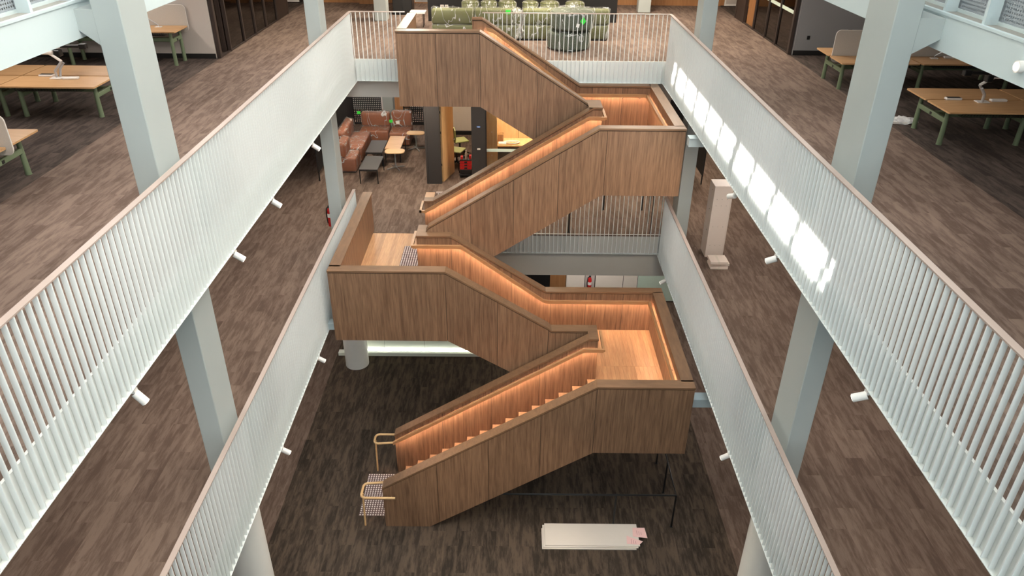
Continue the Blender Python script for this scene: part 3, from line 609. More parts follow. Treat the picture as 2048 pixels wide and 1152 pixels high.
# ------------------------------------------------------------------ desks
def desk(label, x0, x1, y0, y1, h, seam, top, legm, ends=(True, True), tray=True):
    z = L3+h; t = thing('bench_desk', label, 'desk', ((x0+x1)/2, (y0+y1)/2, L3), group='sit-stand desks on the top floor')
    ys = [(y0, y1)] if seam is None else [(y0, seam-.026), (seam+.026, y1)]
    for a, b in ys: part('desktop', MB().rslab(x0, x1, a, b, z-.025, z, .03), top, t)
    for e, on in ((x0+.16, ends[0]), (x1-.16, ends[1])):
        if not on: continue
        lo = y0+.30 if seam else y0+.12; hi = y1-.28 if seam else y1-.12
        for y, dy in ((lo, -.10), (hi, .10)):
            part('leg', MB().tube([(e, y, L3), (e, y+dy*.0-.0, z-.03)], [.042, .034], 12).lathe([(.045, L3), (.045, L3+.012)], (e, y), 12), legm, t, True)
        part('cross_beam', MB().rbox(e-.03, e+.03, lo, hi, z-.26, z-.18, .008, 1), legm, t)
        part('cable_port', MB().box(e-.034, e+.034, (lo+hi)/2-.03, (lo+hi)/2+.03, z-.245, z-.2), 'black_paint', t)
    ym = (y0+y1)/2
    part('long_beam', MB().rbox(x0+.16, x1-.16, ym-.06, ym+.06, z-.27, z-.19, .008, 1), legm, t)
    if tray:
        for yy in ((y0+.12, y1-.12) if seam else (y0+.1,)):
            m = MB()
            for k in range(int((x1-x0-.5)/.05)): m.tube([(x0+.25+k*.05, yy-.06, z-.03), (x0+.25+k*.05, yy-.06, z-.09), (x0+.25+k*.05, yy+.06, z-.09)], .003, 4)
            for q in ((yy-.06, z-.05), (yy-.06, z-.09), (yy, z-.09), (yy+.06, z-.09)): m.tube([(x0+.25, q[0], q[1]), (x1-.25, q[0], q[1])], .004, 4)
            part('wire_tray', m, 'black_metal', t)
    return t
def screen(label, x0, x1, y, z0, z1, along='x'):
    t = thing('desk_screen', label, 'screen', ((x0+x1)/2, y, z0)); r = .09
    P = []
    for cx, cz, a0 in ((x1-r, z1-r, 0), (x0+r, z1-r, 90), (x0+r, z0+r, 180), (x1-r, z0+r, 270)):
        P += [(cx+r*math.cos(math.radians(a0+90*k/5)), cz+r*math.sin(math.radians(a0+90*k/5))) for k in range(6)]
    part('felt_panel', MB().prism(P, y-.014, y-.002), 'felt', t); part('felt_panel', MB().prism(P, y+.002, y+.014), 'felt', t)
    part('edge_trim', MB().tube([(x, y, z) for x, z in P], .006, 6, True), 'white_plastic', t)
def arm(label, x, y, z, rz, s=1):
    """Double monitor arm: clamp plates, two-link gas arms and black head bars."""
    t = thing('monitor_arm', label, 'monitor arm', (x, y, z), rz)
    loc_part('base_plate', MB().rbox(-.10, .10, -.07, .07, 0, .018, .005, 1), 'white_plastic', t); loc_part('post', MB().tube([(0, 0, .018), (0, 0, .14)], .02, 10), 'chrome', t, True)
    loc_part('lower_arm', MB().tube([(0, 0, .13), (.10, .02, .24), (.14, .03, .29)], .022, 8), 'chrome', t, True)
    loc_part('upper_arm', MB().tube([(.14, .03, .29), (-.02, .05, .40), (-.10, .06, .44)], .024, 8), 'white_plastic', t, True)
    loc_part('link_cover', MB().rbox(-.19, .02, .02, .10, .40, .46, .02, 2), 'white_plastic', t, True)
    loc_part('lower_arm', MB().tube([(.03, .06, .02), (.05, .09, .15), (.13, .10, .25)], .02, 8), 'chrome', t, True)
    loc_part('head_bar', MB().rbox(-.42, .06, .10, .15, .44, .49, .008, 1).rbox(.03, .13, .05, .17, .36, .47, .01, 1), 'black_metal', t)
    loc_part('head_bar', MB().rbox(.10, .52, .16, .21, .49, .54, .008, 1).rbox(.44, .56, .14, .24, .47, .56, .01, 1), 'black_metal', t)
    loc_part('head_mount', MB().rbox(-.04, .10, .09, .20, .48, .57, .02, 2), 'white_plastic', t, True)
    return t
def tray_box(label, x, y, z, rz, dark=False):
    t = thing('cable_box', label, 'cable box', (x, y, z), rz)
    loc_part('shell', MB().rbox(-.13, .13, -.045, .045, 0, .035, .008, 1), 'white_plastic', t)
    if dark: loc_part('lid', MB().rbox(-.11, .11, -.04, .04, .0352, .04, .002, 1), 'charcoal', t)
desk('double oak desk with green legs at the far left, partly out of frame', -10.4, -8.76, 12.58, 14.11, .60, 13.345, 'desk_oak', 'sage')
desk('double oak desk with green legs, behind the left column', -8.74, -7.10, 12.58, 14.11, .60, 13.345, 'desk_oak', 'sage')
desk('oak desk with felt screen at the left photo edge', -9.3, -6.81, 8.85, 10.37, .58, 9.62, 'desk_oak', 'sage')
desk('oak desk against the pale wall on the left', -9.9, -7.30, 16.60, 17.33, .74, None, 'desk_oak', 'sage')
desk('double oak desk running out of frame at the right photo edge', 8.44, 10.0, 11.49, 12.95, .62, 12.24, 'desk_oak', 'sage')
desk('double oak desk with green legs beside the white bag', 6.84, 8.42, 11.49, 12.95, .62, 12.24, 'desk_oak', 'sage')
desk('oak desk with felt screen near the grey wall', 6.50, 8.05, 14.95, 16.40, .58, 15.66, 'desk_oak', 'sage')
desk('far oak desk half hidden behind the right column', 8.10, 10.2, 14.95, 16.40, .58, 15.66, 'desk_oak', 'sage')
screen('grey felt screen with rounded corners at the left photo edge', -9.2, -6.74, 9.62, L3+.46, L3+1.01)
screen('grey felt screen with rounded corners on the pale wall desk', -9.6, -7.30, 17.365, L3+.60, L3+1.18)
screen('grey felt screen on the oak desk near the grey wall', 6.55, 7.98, 15.66, L3+.45, L3+1.08)
screen('grey felt screen on the far oak desk behind the right column', 8.14, 10.1, 15.66, L3+.45, L3+1.08)
arm('white and black monitor arm on the double oak desk behind the left column', -8.02, 13.15, L3+.60, 0)
arm('white and black monitor arm on the double oak desk beside the white bag', 7.68, 12.10, L3+.62, math.pi)
tray_box('white cable box right of the arm on the left double oak desk', -7.76, 13.12, L3+.60, .1); tray_box('white cable box left of the arm on the left double oak desk', -8.28, 13.30, L3+.60, 0, True)
tray_box('white cable box with dark lid on the right double oak desk', 7.28, 12.24, L3+.62, 0, True); tray_box('white cable box right of the arm on the right double oak desk', 7.98, 12.16, L3+.62, 0)
def slim_arm(label, x, y, z, rz):
    t = thing('monitor_arm', label, 'monitor arm', (x, y, z), rz)
    loc_part('base_plate', MB().rbox(-.07, .07, -.05, .05, 0, .015, .004, 1), 'white_plastic', t); loc_part('arm_tube', MB().tube([(0, 0, .015), (0, 0, .05), (-.24, .02, .20), (-.24, .02, .24), (-.38, .02, .30)], .011, 8), 'chrome', t, True)
slim_arm('slim silver arm on the pale wall desk', -7.86, 17.12, L3+.74, 0); slim_arm('slim dark arm on the far oak desk', 8.55, 15.45, L3+.58, math.pi)
tray_box('white cable box on the pale wall desk', -8.2, 17.15, L3+.74, 0); tray_box('white cable box on the far oak desk', 8.9, 15.5, L3+.58, 0)
tray_box('white cable box half hidden on the screened oak desk near the grey wall', 7.2, 15.5, L3+.58, 0)
t = thing('paper_bag', 'crumpled white plastic bag on the dark carpet by the desk leg', 'bag', (6.9, 13.0, L3))
m = MB()
bm = bmesh.new(); bmesh.ops.create_icosphere(bm, subdivisions=3, radius=1)
for v in bm.verts:
    k = 1+.35*math.sin(v.co.x*7+v.co.y*5)*math.cos(v.co.y*9-v.co.z*4); v.co = Vector((v.co.x*.22*k, v.co.y*.14*k, max(-.02, v.co.z*.07*k)))
m.add([(v.co.x+6.94, v.co.y+13.0, v.co.z+L3+.022) for v in bm.verts], [[v.index for v in f.verts] for f in bm.faces]); bm.free()
part('sheet', m, 'bag', t); part('flap', MB().prism([(6.74, 12.90), (6.98, 12.86), (7.0, 12.97), (6.78, 13.02)], L3+.001, L3+.035, 'z'), 'paper', t)

# ------------------------------------------------------------------ sofas in plastic film
def wrap_of(mb, amp, seed, lift=.015, lim=None):
    """Loose film: the same surface pushed outwards, crumpled by layered sines."""
    bm = bmesh.new(); me = mb.mesh('tmp'); bm.from_mesh(me); bpy.data.meshes.remove(me)
    bmesh.ops.subdivide_edges(bm, edges=[e for e in bm.edges if e.calc_length() > .09], cuts=5, use_grid_fill=True)
    bm.normal_update(); r = random.Random(seed); ph = [r.uniform(0, 6) for _ in range(6)]
    for v in bm.verts:
        p = v.co; w = math.sin(p.x*13+p.z*9+ph[0])*math.sin(p.y*11-p.z*7+ph[1])+.6*math.sin(p.x*29-p.z*23+ph[2])*math.sin(p.y*31+p.x*17+ph[3])
        v.co = p+v.normal*(lift+amp*(.5+.5*w)); v.co.z = max(v.co.z, .004)
        if lim: v.co.x = min(max(v.co.x, lim[0]), lim[1]); v.co.y = min(max(v.co.y, lim[2]), lim[3])
    bm.verts.index_update()
    o = MB().add([v.co.copy() for v in bm.verts], [[v.index for v in f.verts] for f in bm.faces]); bm.free(); return o
def sofa(label, x0, x1, y0, y1, z, hseat, hback, mat, seed, back='front', group=None, film_on=True, rz=0):
    """Upholstered unit with plinth, seat and backrest; back = side the backrest stands on. Local coords about its own centre."""
    cx, cy = (x0+x1)/2, (y0+y1)/2; t = thing('sofa', label, 'sofa', (cx, cy, z), rz, group)
    if rz == 0: OFF[t.name] = None
    a, b, c, d = x0-cx, x1-cx, y0-cy, y1-cy
    loc_part('plinth', MB().box(a+.04, b-.04, c+.04, d-.04, 0, .03), 'black_paint', t)
    loc_part('seat', MB().rbox(a, b, c, d, .03, hseat, .05), mat, t, True)
    th = .24
    bb = {'front': (a, b, c, c+th), 'rear': (a, b, d-th, d), 'left': (a, a+th, c, d), 'right': (b-th, b, c, d)}[back]
    loc_part('backrest', MB().rbox(*bb, hseat+.002, hback, .06), mat, t, True)
    if film_on:
        loc_part('plastic_film', wrap_of(MB().rbox(*bb, hseat-.02, hback, .06, 2), .035, seed, lim=(a-.007, b+.007, c-.05, d+.007)), 'film', t, True)
        loc_part('plastic_film', wrap_of(MB().rbox(a, b, c, d, .04, hseat, .05, 2), .02, seed+1, lim=(a-.007, b+.007, c-.05, d+.007)), 'film', t, True)
    return t
G1 = 'green sofas wrapped in plastic film on the top floor'
sofa('leftmost green sofa in plastic film before the black wall', -2.08, -1.0, 19.72, 20.5, L3, .38, .76, 'olive', 3, group=G1)
s2 = sofa('second green sofa from the left, loosely wrapped, with green sticker', -.98, .18, 19.72, 20.5, L3, .38, .77, 'olive', 9, group=G1)
sofa('third green sofa from the left behind the round ottomans', .22, 1.32, 19.74, 20.5, L3, .38, .77, 'olive', 14, group=G1)
sofa('rightmost green sofa before the black wall', 1.34, 2.44, 19.78, 20.5, L3, .38, .77, 'olive', 21, group=G1)
loc_part('sticker', MB().box(.20, .32, -.46, -.455, .66, .76), 'sticker_green', s2)
m = MB().rbox(-.02, .34, -.52, -.38, .12, .66, .06, 3); loc_part('film_bundle', wrap_of(MB().rbox(.38, .62, -.50, -.40, .12, .74, .05, 3), .07, 77), 'film', s2, True)
def pouf(label, x, y, z, r, h, mat, seed, group, tuft=True, sticker=False):
    t = thing('ottoman', label, 'ottoman', (x, y, z), group=group); OFF[t.name] = None
    prof = [(r-.05, .0), (r, .05), (r, h-.07), (r-.03, h-.02), (r-.10, h)]
    loc_part('cushion', MB().lathe(prof, n=28), mat, t, True); loc_part('seam', MB().tube([((r+.002)*math.cos(k*math.pi/12), (r+.002)*math.sin(k*math.pi/12), h-.05) for k in range(24)], .008, 5, True), mat, t)
    loc_part('plastic_film', wrap_of(MB().lathe(prof, n=28), .03 if r > .4 else .012, seed, .015 if r > .4 else .006), 'film', t, True)
    if tuft: loc_part('film_knot', wrap_of(MB().lathe([(.02, h), (.03, h+.05), (.12, h+.09), (.06, h+.13), (.01, h+.14)], n=14), .02, seed+5), 'film', t, True)
    if sticker:
        loc_part('sticker', MB().prism([(.22, .16), (.29, .24), (.22, .34), (.15, .24)], -r-.03+.04, -r-.034+.04), 'sticker_green', t)
        loc_part('tag', MB().prism([(.05, .12), (.12, .10), (.14, .18), (.07, .2)], -r-.035, -r-.039), 'paper', t)
    return t
G2 = 'green ottomans wrapped in plastic film on the top floor'
pouf('lower round green ottoman of the stack by the railing', 1.36, 18.95, L3+.005, .52, .42, 'deep_green', 31, G2, False)
pouf('upper round green ottoman with green sticker, stacked by the railing', 1.43, 18.95, L3+.475, .53, .42, 'deep_green', 35, G2, True, True)
for i, (x, w, n) in enumerate(((-1.15, .23, 'leftmost'), (-.66, .215, 'second from left'), (-.17, .24, 'third from left'), (.44, .21, 'fourth from left'), (.95, .25, 'fifth from left'), (1.62, .25, 'rightmost'))):
    pouf(f'{n} small green ottoman peeking over the green sofas', x, 20.85, L3+.005, w, .80, 'olive', 50+i*3, G2, i in (0, 1, 3))

# ------------------------------------------------------------------ middle floor lounge and rooms
G3 = 'tan leather sofas wrapped in plastic film on the middle floor'
sofa('tan leather sofa in film along the dotted screen, rear of the group', -4.75, -3.85, 22.35, 23.05, L2, .43, .86, 'tan_leather', 5, 'rear', G3)
sofa('tan leather sofa in film with a paper tag, right end of the group', -3.80, -3.16, 22.15, 23.05, L2, .43, .90, 'tan_leather', 8, 'rear', G3)
sofa('tan leather corner sofa in film against the black side screen', -5.12, -4.38, 20.75, 22.30, L2, .43, .86, 'tan_leather', 11, 'left', G3)
sofa('tan leather sofa end nearest the column, partly unwrapped', -4.92, -4.40, 19.86, 20.62, L2, .43, .84, 'tan_leather', 17, 'left', G3)
for x, y, z, w, lb, mt in ((-4.80, 22.80, 4.70, .10, 'green delivery sticker on the rear tan sofa', 'sticker_green'), (-3.78, 22.60, 4.50, .10, 'green delivery sticker on the right tan sofa', 'sticker_green'), (-3.58, 22.66, 4.44, .11, 'white paper tag on the right tan sofa', 'paper')):
    single('delivery_sticker', MB().rbox(x-w/2, x+w/2, y-.02, y-.012, z-.05, z+.04, .003, 1), mt, lb, 'sticker')
def ctable(label, x0, x1, y0, y1, h, top):
    t = thing('coffee_table', label, 'table', ((x0+x1)/2, (y0+y1)/2, L2), group='low tables on the middle floor')
    part('table_top', MB().rbox(x0, x1, y0, y1, L2+h-.03, L2+h, .004, 1), top, t)
    part('frame', MB().box(x0+.005, x1-.005, y0+.005, y0+.03, L2+h-.055, L2+h-.031).box(x0+.005, x1-.005, y1-.03, y1-.005, L2+h-.055, L2+h-.031), 'black_metal', t)
    for x in (x0+.015, x1-.015):
        for y in (y0+.015, y1-.015): part('leg', MB().box(x-.012, x+.012, y-.012, y+.012, L2, L2+h-.031), 'black_metal', t)
ctable('black coffee table nearest the column', -4.16, -3.65, 19.05, 20.12, .42, 'charcoal'); ctable('black coffee table in the middle, between the tan sofas', -4.22, -3.74, 20.42, 21.50, .42, 'charcoal')
ctable('low table with oak top and black legs', -3.72, -3.26, 20.75, 21.92, .42, 'desk_oak')
def side_table(label, x, y, h, rx, ry, rz):
    t = thing('side_table', label, 'table', (x, y, L2), rz, 'pale oak side tables with cross feet')
    loc_part('table_top', MB().rslab(-rx, rx, -ry, ry, h-.025, h, .14, 6), 'pale_top', t); loc_part('stem', MB().tube([(0, 0, .02), (0, 0, h-.025)], .022, 10), 'grey_metal', t, True)
    for k in range(4): loc_part('foot', MB().tube([(0, 0, .05), (.27*math.cos(k*math.pi/2+.5), .27*math.sin(k*math.pi/2+.5), .015)], .016, 6), 'grey_metal', t)
side_table('pale oak side table nearer the stair', -3.35, 20.28, .52, .28, .19, .06); side_table('pale oak side table farther from the stair', -2.95, 21.95, .52, .27, .17, -.05)
# dotted screens
def dots(label, x0, x1, y0, y1):
    t = thing('dotted_screen', label, 'screen', ((x0+x1)/2, (y0+y1)/2, L2))
    part('perforated_sheet', MB().box(x0+.02, x1-.02, y0, y1, L2+.05, L2+2.6) if x1-x0 > .5 else MB().box(x0, x1, y0+.02, y1-.02, L2+.05, L2+2.6), 'dot_screen', t)
    if x1-x0 > .5: part('frame', MB().box(x0, x0+.03, y0-.01, y1+.01, L2, L2+2.65).box(x1-.03, x1, y0-.01, y1+.01, L2, L2+2.65).box(x0, x1, y0-.01, y1+.01, L2, L2+.06), 'black_paint', t)
    else: part('frame', MB().box(x0-.01, x1+.01, y0, y0+.03, L2, L2+2.65).box(x0-.01, x1+.01, y1-.03, y1, L2, L2+2.65), 'black_paint', t)
dots('black dotted screen behind the rear tan sofa', -5.40, -4.36, 24.393, 24.397); dots('black dotted screen right of the tan sofas', -3.65, -2.60, 24.393, 24.397)
for x, lb in ((-5.32, 'solid black side screen left of the tan sofas'), (5.20, 'solid black side screen behind the far right column')):
    t = thing('side_screen', lb, 'screen', (x, 21.5, L2)); part('panel', MB().box(x, x+.03, 19.2, 24.3, L2+.25, L2+2.6), 'black_paint', t)
    for y in (19.25, 24.2): part('leg', MB().box(x, x+.03, y-.02, y+.02, L2, L2+.25), 'black_metal', t)
wall_box('lounge_back', -13, 13, 26.2, 26.3, L2, 7.0); struct('wall_lounge_timber', MB().box(-4.2, -3.6, 25.5, 25.6, L2, 7.0), 'timber_wall')
# meeting pods: charcoal posts, open timber door, ribbed wall, ply room
struct('wall_pod_post', MB().box(-2.27, -1.93, 19.1, 19.22, L2, 7.0), 'charcoal', label='charcoal post left of the open timber door')
struct('wall_pod_post_right', MB().box(-1.09, -.72, 19.1, 19.24, L2, 7.0), 'charcoal', label='charcoal post with small plates right of the doorway')
pw = struct('wall_pod_ribbed', MB().box(-2.27, -.85, 23.4, 23.5, L2+.12, 7.0), 'rib_panel')
for k in range(14): part('rib', MB().box(-2.25+k*.1, -2.175+k*.1, 23.385, 23.4, L2+.14, 7.0), 'rib_panel', pw)
struct('baseboard_pod', MB().box(-2.27, -.85, 23.36, 23.4, L2, L2+.12), 'black_paint')
struct('wall_pod_left', MB().box(-2.33, -2.275, 19.1, 23.5, L2, 7.0), 'charcoal'); struct('wall_pod_side', MB().box(-.86, -.78, 19.24, 23.5, L2, 7.0), 'ply_wall')
ply = struct('wall_pod_ply', MB().box(-.78, 1.5, 20.85, 20.95, L2, 7.0), 'core')
for a, b in ((-.78, .16), (.17, .85), (.86, 1.5)): part('ply_panel', MB().box(a, b, 20.83, 20.85, L2, 7.0), 'ply_wall', ply)
t = thing('pod_door', 'open pale timber door with black hinges, middle floor room', 'door', (-1.90, 19.2, L2))
part('leaf', MB().prism([(-1.925, 19.24), (-1.88, 19.23), (-1.64, 20.02), (-1.685, 20.03)], L2+.01, 6.9, 'z'), 'ply_wall', t)
for z in (4.3, 5.2, 5.75): part('hinge', MB().box(-1.93, -1.91, 19.225, 19.27, z, z+.06), 'black_metal', t)
part('handle', MB().tube([(-1.655, 19.95, L2+1.0), (-1.61, 19.94, L2+1.0), (-1.63, 19.85, L2+1.0)], .01, 6), 'chrome', t)
for z, w, mt, lb in ((5.44, .09, 'blue_label', 'small blue sign on the charcoal post'), (4.83, .08, 'white_plastic', 'small white card reader on the charcoal post')):
    t = thing('wall_plate', lb, 'sign', (-.90, 19.09, z)); part('plate', MB().rbox(-.90-w/2, -.90+w/2, 19.085, 19.1, z-.02, z+.02, .003, 1), mt, t); part('slot', MB().box(-.925, -.875, 19.083, 19.085, z-.006, z+.006), 'felt', t)
t = thing('pod_window', 'glass front of the timber room with a frosted band', 'window', (-.1, 19.15, L2))
g = part('pane', MB().box(-.70, .30, 19.14, 19.15, L2+.02, 6.9), 'clear_glass', t); part('frosted_band', MB().box(-.70, .30, 19.132, 19.139, 4.745, 4.83), 'frost', g)
g = part('pane', MB().box(.31, 1.5, 19.14, 19.15, L2+.02, 6.9), 'clear_glass', t); part('frosted_band', MB().box(.31, 1.5, 19.132, 19.139, 4.745, 4.83), 'frost', g)
part('frame', MB().box(-.72, -.69, 19.11, 19.18, L2, 7.0), 'black_metal', t)
t = thing('inner_door', 'ply panel with small fixings standing inside the timber room', 'panel', (-.55, 19.4, L2)); part('board', MB().box(-.70, -.42, 19.42, 19.46, L2+.01, 6.9), 'ply_wall', t)
for z in (4.55, 5.2): part('fixing', MB().tube([(-.56, 19.42, z), (-.56, 19.41, z)], .012, 8), 'white_plastic', t)
t = thing('ply_counter', 'ply worktop on the back wall of the timber room', 'counter', (.3, 20.3, L2)); part('worktop', MB().box(-.42, 1.4, 20.15, 20.825, L2+.71, L2+.75), 'ply_wall', t); part('front_panel', MB().box(-.42, 1.4, 20.4, 20.43, L2, L2+.71), 'charcoal', t)
t = thing('cardboard_box', 'open brown cardboard box on the ply worktop', 'box', (-.35, 20.6, L2+.75)); part('carton', MB().box(-.42, -.26, 20.5, 20.7, L2+.751, L2+.95), 'timber_wall', t); part('flap', MB().prism([(-.42, L2+.95), (-.46, L2+1.02), (-.30, L2+1.0), (-.26, L2+.95)], 20.5, 20.51), 'ply_wall', t)
t = thing('cable_coil', 'coil of white cable on the ply worktop', 'cable', (-.1, 20.35, L2+.75))
for k in range(3): part('loop', MB().tube([(-.02+(.16+.02*k)*math.cos(a*math.pi/10)*1.1, 20.36+(.10+.02*k)*math.sin(a*math.pi/10), L2+.765+.012*k) for a in range(20)], .010, 6, True), 'white_plastic', t)
part('packet', MB().rbox(-.40, -.18, 20.22, 20.4, L2+.751, L2+.79, .01, 1), 'bag', t)
def chair(label, x, y, rz):
    t = thing('swivel_chair', label, 'chair', (x, y, L2), rz, 'pale green swivel chairs')
    loc_part('seat', MB().rbox(-.22, .22, -.22, .22, .43, .47, .018, 2), 'seat_green', t, True)
    m = MB()
    for k in range(6): pass
    P = [(-.20, .46), (-.22, .60), (-.20, .82), (-.14, .88), (.14, .88), (.20, .82), (.22, .60), (.20, .46)]
    loc_part('backrest', MB().prism(P, .20, .235), 'seat_green', t); loc_part('stem', MB().tube([(0, 0, .10), (0, 0, .43)], .026, 10), 'black_metal', t, True)
    for k in range(5):
        a = k*2*math.pi/5+.3; e = (.27*math.cos(a), .27*math.sin(a))
        f = loc_part('base_arm', MB().tube([(0, 0, .10), (e[0], e[1], .075)], [.024, .016], 6), 'black_metal', t); loc_part('castor', MB().tube([(e[0]-.015, e[1], .028), (e[0]+.015, e[1], .028)], .027, 10), 'black_metal', f)
chair('pale green swivel chair behind the tool trolley', -1.62, 20.62, 1.25); chair('pale green chair deeper in the doorway room', -1.58, 21.5, 2.0)
t = thing('tool_trolley', 'red and black tool trolley in the doorway', 'trolley', (-1.29, 19.75, L2))
part('base', MB().rbox(-1.47, -1.11, 19.55, 19.95, L2+.05, L2+.12, .01, 1), 'black_metal', t); part('lower_box', MB().rbox(-1.46, -1.12, 19.57, 19.93, L2+.121, L2+.24, .012, 1), 'black_paint', t)
for z0, z1 in ((.245, .33), (.335, .41), (.415, .50)):
    d = part('drawer', MB().rbox(-1.45, -1.13, 19.57, 19.92, L2+z0, L2+z1, .01, 1), 'red', t); part('latch', MB().box(-1.33, -1.25, 19.555, 19.57, L2+z0+.02, L2+z1-.02), 'black_paint', d)
part('tray', MB().box(-1.46, -1.12, 19.56, 19.93, L2+.505, L2+.53), 'black_paint', t)
for x, y, r, h in ((-1.40, 19.65, .03, .08), (-1.33, 19.75, .025, .06), (-1.17, 19.68, .03, .10), (-1.22, 19.85, .03, .07)): part('tool', MB().rbox(x-r, x+r, y-r*2, y+r*2, L2+.531, L2+.53+h, .008, 1), 'red' if h > .07 else 'black_metal', t)
for x in (-1.44, -1.14):
    for y in (19.6, 19.9): part('wheel', MB().tube([(x-.015, y, L2+.03), (x+.015, y, L2+.03)], .03, 10), 'black_metal', t)
part('side_handle', MB().tube([(-1.47, 19.58, L2+.15), (-1.50, 19.58, L2+.3), (-1.47, 19.58, L2+.48)], .012, 6), 'black_metal', t)
single('drink_bottle', MB().lathe([(.036, L2+.531), (.038, L2+.54), (.038, L2+.70), (.02, L2+.74), (.022, L2+.745), (.022, L2+.79)], (-1.275, 19.62), 14), 'bottle_steel', 'steel drink bottle with pale cap on the tool trolley', 'bottle', None, True)
def extinguisher(label, x, y, z, s=1.0):
    t = thing('fire_extinguisher', label, 'extinguisher', (x, y, z))
    part('cylinder', MB().lathe([(.05, z), (.058, z+.02), (.058, z+.33*s), (.04, z+.38*s), (.02, z+.40*s)], (x, y), 16), 'red', t, True); part('label_band', MB().lathe([(.0585, z+.20*s), (.0585, z+.28*s)], (x, y), 16), 'paper', t, True)
    part('valve', MB().rbox(x-.03, x+.03, y-.015, y+.015, z+.40*s, z+.45*s, .005, 1), 'black_metal', t); part('hose', MB().tube([(x, y, z+.43*s), (x-.06, y-.02, z+.40*s), (x-.075, y-.02, z+.25*s), (x-.06, y-.02, z+.08)], .012, 6), 'black_metal', t)
extinguisher('red fire extinguisher hanging beside the far left column', -4.225, 15.80, L2+.25, 1.15)
extinguisher('red fire extinguisher with black hose on the ground floor back wall', 2.32, 19.18, .42, 1.2)
# tall carton and its small boxes
t = thing('tall_carton', 'tall cream cabinet carton with drilled holes on the right middle floor', 'cabinet', (4.55, 15.0, L2))
part('body', MB().rbox(4.34, 4.72, 14.86, 15.28, L2+.002, L2+1.70, .004, 1), 'cabinet_cream', t)
part('side_board', MB().box(4.725, 4.745, 14.87, 15.2, L2+.004, L2+1.60), 'cabinet_cream', t); part('side_board', MB().box(4.75, 4.77, 14.95, 15.28, L2+.25, L2+1.66), 'cabinet_cream', t)
for z in (.3, .75, 1.25, 1.4):
    for x in (4.42, 4.53, 4.64): part('hole', MB().tube([(x, 14.862, L2+z), (x, 14.858, L2+z)], .006, 6), 'charcoal', t)
for z in (.6, 1.1, 1.55): part('hole', MB().tube([(4.342, 15.05, L2+z), (4.338, 15.05, L2+z)], .012, 8), 'charcoal', t)
for k in range(3):
    t = thing('flat_box', ('lowest', 'middle', 'topmost')[k]+' flat cream box of the small stack before the tall carton', 'box', (4.53, 14.45, L2+k*.065), group='flat boxes before the tall carton'); dx = (.0, .03, -.02)[k]
    part('carton', MB().rbox(4.34+dx, 4.72+dx, 14.28+dx, 14.62+dx, L2+k*.065+.001, L2+k*.065+.06, .003, 1), 'cabinet_cream', t); part('tape', MB().box(4.50+dx, 4.54+dx, 14.279+dx, 14.621+dx, L2+k*.065+.0005, L2+k*.065+.0612), 'rib_panel', t)
# black guard rails under the flights
def guard(label, runs, posts, r, parent_loc, rungs=()):
    t = thing('guard_rail', label, 'railing', parent_loc)
    for a in runs: part('rail', MB().tube(a, r, 8), 'black_metal', t, True)
    for (x, y, z0, z1) in posts:
        p = part('post', MB().tube([(x, y, z0), (x, y, z1)], r, 8), 'black_metal', t, True); part('foot_plate', MB().lathe([(.035, z0), (.03, z0+.008)], (x, y), 10), 'black_metal', p)
guard('thin black guard rail under the lowest stair flight', [[(-.2, 10.53, .85), (3.24, 10.53, .85), (3.24, 12.33, .85)], [(-.2, 10.53, .85), (-1.0, 10.53, .35)]], [(3.24, 10.53, 0, .85), (2.08, 10.55, 0, .85), (3.24, 12.33, 0, .85), (3.24, 11.45, 0, .85)], .019, (3.24, 10.53, 0))
guard('black guard rail behind the far railing of the middle floor', [[(1.36, 16.09, L2+.9), (1.36, 17.45, L2+.9), (3.32, 17.45, L2+.9), (3.32, 16.09, L2+.9)]], [(1.36, 16.09, L2, L2+.9), (3.32, 16.09, L2, L2+.9), (3.34, 16.64, L2, L2+.9), (2.33, 17.45, L2, L2+.9), (3.31, 17.45, L2, L2+.9)], .022, (2.3, 16.8, L2))
struct('trim_3', MB().box(1.2, XR+.4, 16.9, 16.92, L2, L2+.004), 'mat_dark')

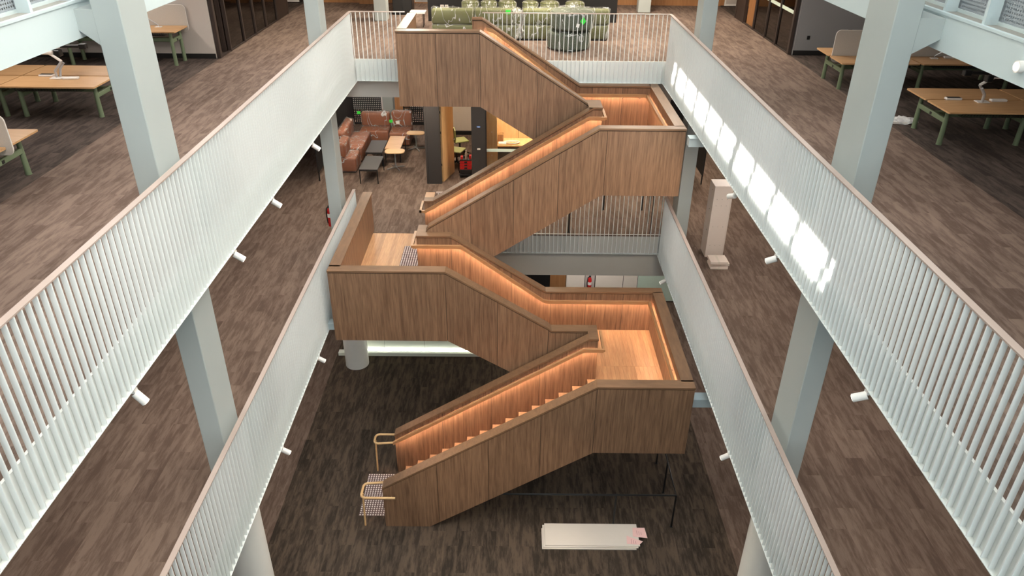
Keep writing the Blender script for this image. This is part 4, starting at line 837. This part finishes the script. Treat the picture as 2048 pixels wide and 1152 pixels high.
# ------------------------------------------------------------------ ground floor back wall
struct('wall_ground_back', MB().box(-13, 13, 19.4, 19.55, 0, 3.35), 'wall_dark')
lw = struct('wall_lit_panels', MB().box(-4.46, -.2, 16.52, 16.61, .1, 2.6), 'core')
xs = [-4.46, -3.38, -2.30, -1.22, -.2]
for a, b in zip(xs, xs[1:]): part('panel', MB().box(a+.004, b-.004, 16.50, 16.519, .12, 2.6), 'panel_white', lw)
part('return_panel', MB().box(-4.48, -4.46, 16.5, 18.5, .1, 2.6), 'panel_white', lw)
t = thing('lit_plinth', 'long white plinth with a light strip below the white wall panels', 'plinth', (-2.4, 16.5, 0))
part('plinth_block', MB().rbox(-4.60, -.2, 16.34, 16.495, .001, .10, .004, 1), 'panel_white', t); part('led_strip', MB().box(-4.4, -.25, 16.465, 16.48, .1005, .115), 'led_white', t)
gw = struct('wall_ground_cupboards', MB().box(-.5, 6.5, 19.30, 19.395, 0, 2.6), 'core')
for a, b, mt, nm in ((-.5, .55, 'black_metal', 'dark_panel'), (.56, 1.14, 'black_metal', 'dark_panel'), (1.15, 1.62, 'timber_wall', 'timber_panel'), (1.63, 2.18, 'board_white', 'white_panel'), (2.19, 2.48, 'wall_pink', 'white_panel'), (2.5, 3.32, 'board_white', 'white_panel'), (3.33, 3.75, 'board_white', 'white_panel'), (3.76, 6.5, 'green_glass_wall', 'green_panel')):
    part(nm, MB().box(a+.004, b-.004, 19.28, 19.299, .05, 2.55), mt, gw)
# white boards on the ground carpet
def gboard(label, x0, x1, y0, y1, z0, z1, rz):
    o = single('white_board', MB().rbox(x0, x1, y0, y1, z0, z1, .003, 1), 'board_white', label, 'board', 'white boards lying on the ground carpet'); return o
gboard('lowest white board of the pile on the ground carpet', .64, 2.46, 9.93, 10.44, .002, .026, 0); gboard('second white board of the pile on the ground carpet', .66, 2.50, 9.95, 10.50, .0265, .05, 0); gboard('topmost white board of the pile on the ground carpet', .70, 2.53, 9.97, 10.52, .0505, .072, 0)
for i, (P, lb) in enumerate((([(2.28, 10.02), (2.52, 10.0), (2.60, 10.08), (2.30, 10.22)], 'pink note with handwriting at the corner of the white boards'), ([(2.42, 10.20), (2.70, 10.16), (2.68, 10.42), (2.44, 10.42)], 'pink note sticking out past the end of the white boards'))):
    t = thing('pink_note', lb, 'note', (P[0][0], P[0][1], .072)); z = .0735+i*.002
    part('sheet', MB().prism(P, z, z+.001, 'z'), 'pink_paper', t)
    cx = sum(p[0] for p in P)/4; cy = sum(p[1] for p in P)/4
    for k in range(3): part('writing_line', MB().box(cx-.05+k*.04, cx-.045+k*.04, cy-.06, cy+.05-.02*k, z+.001, z+.0015), 'ink', t)
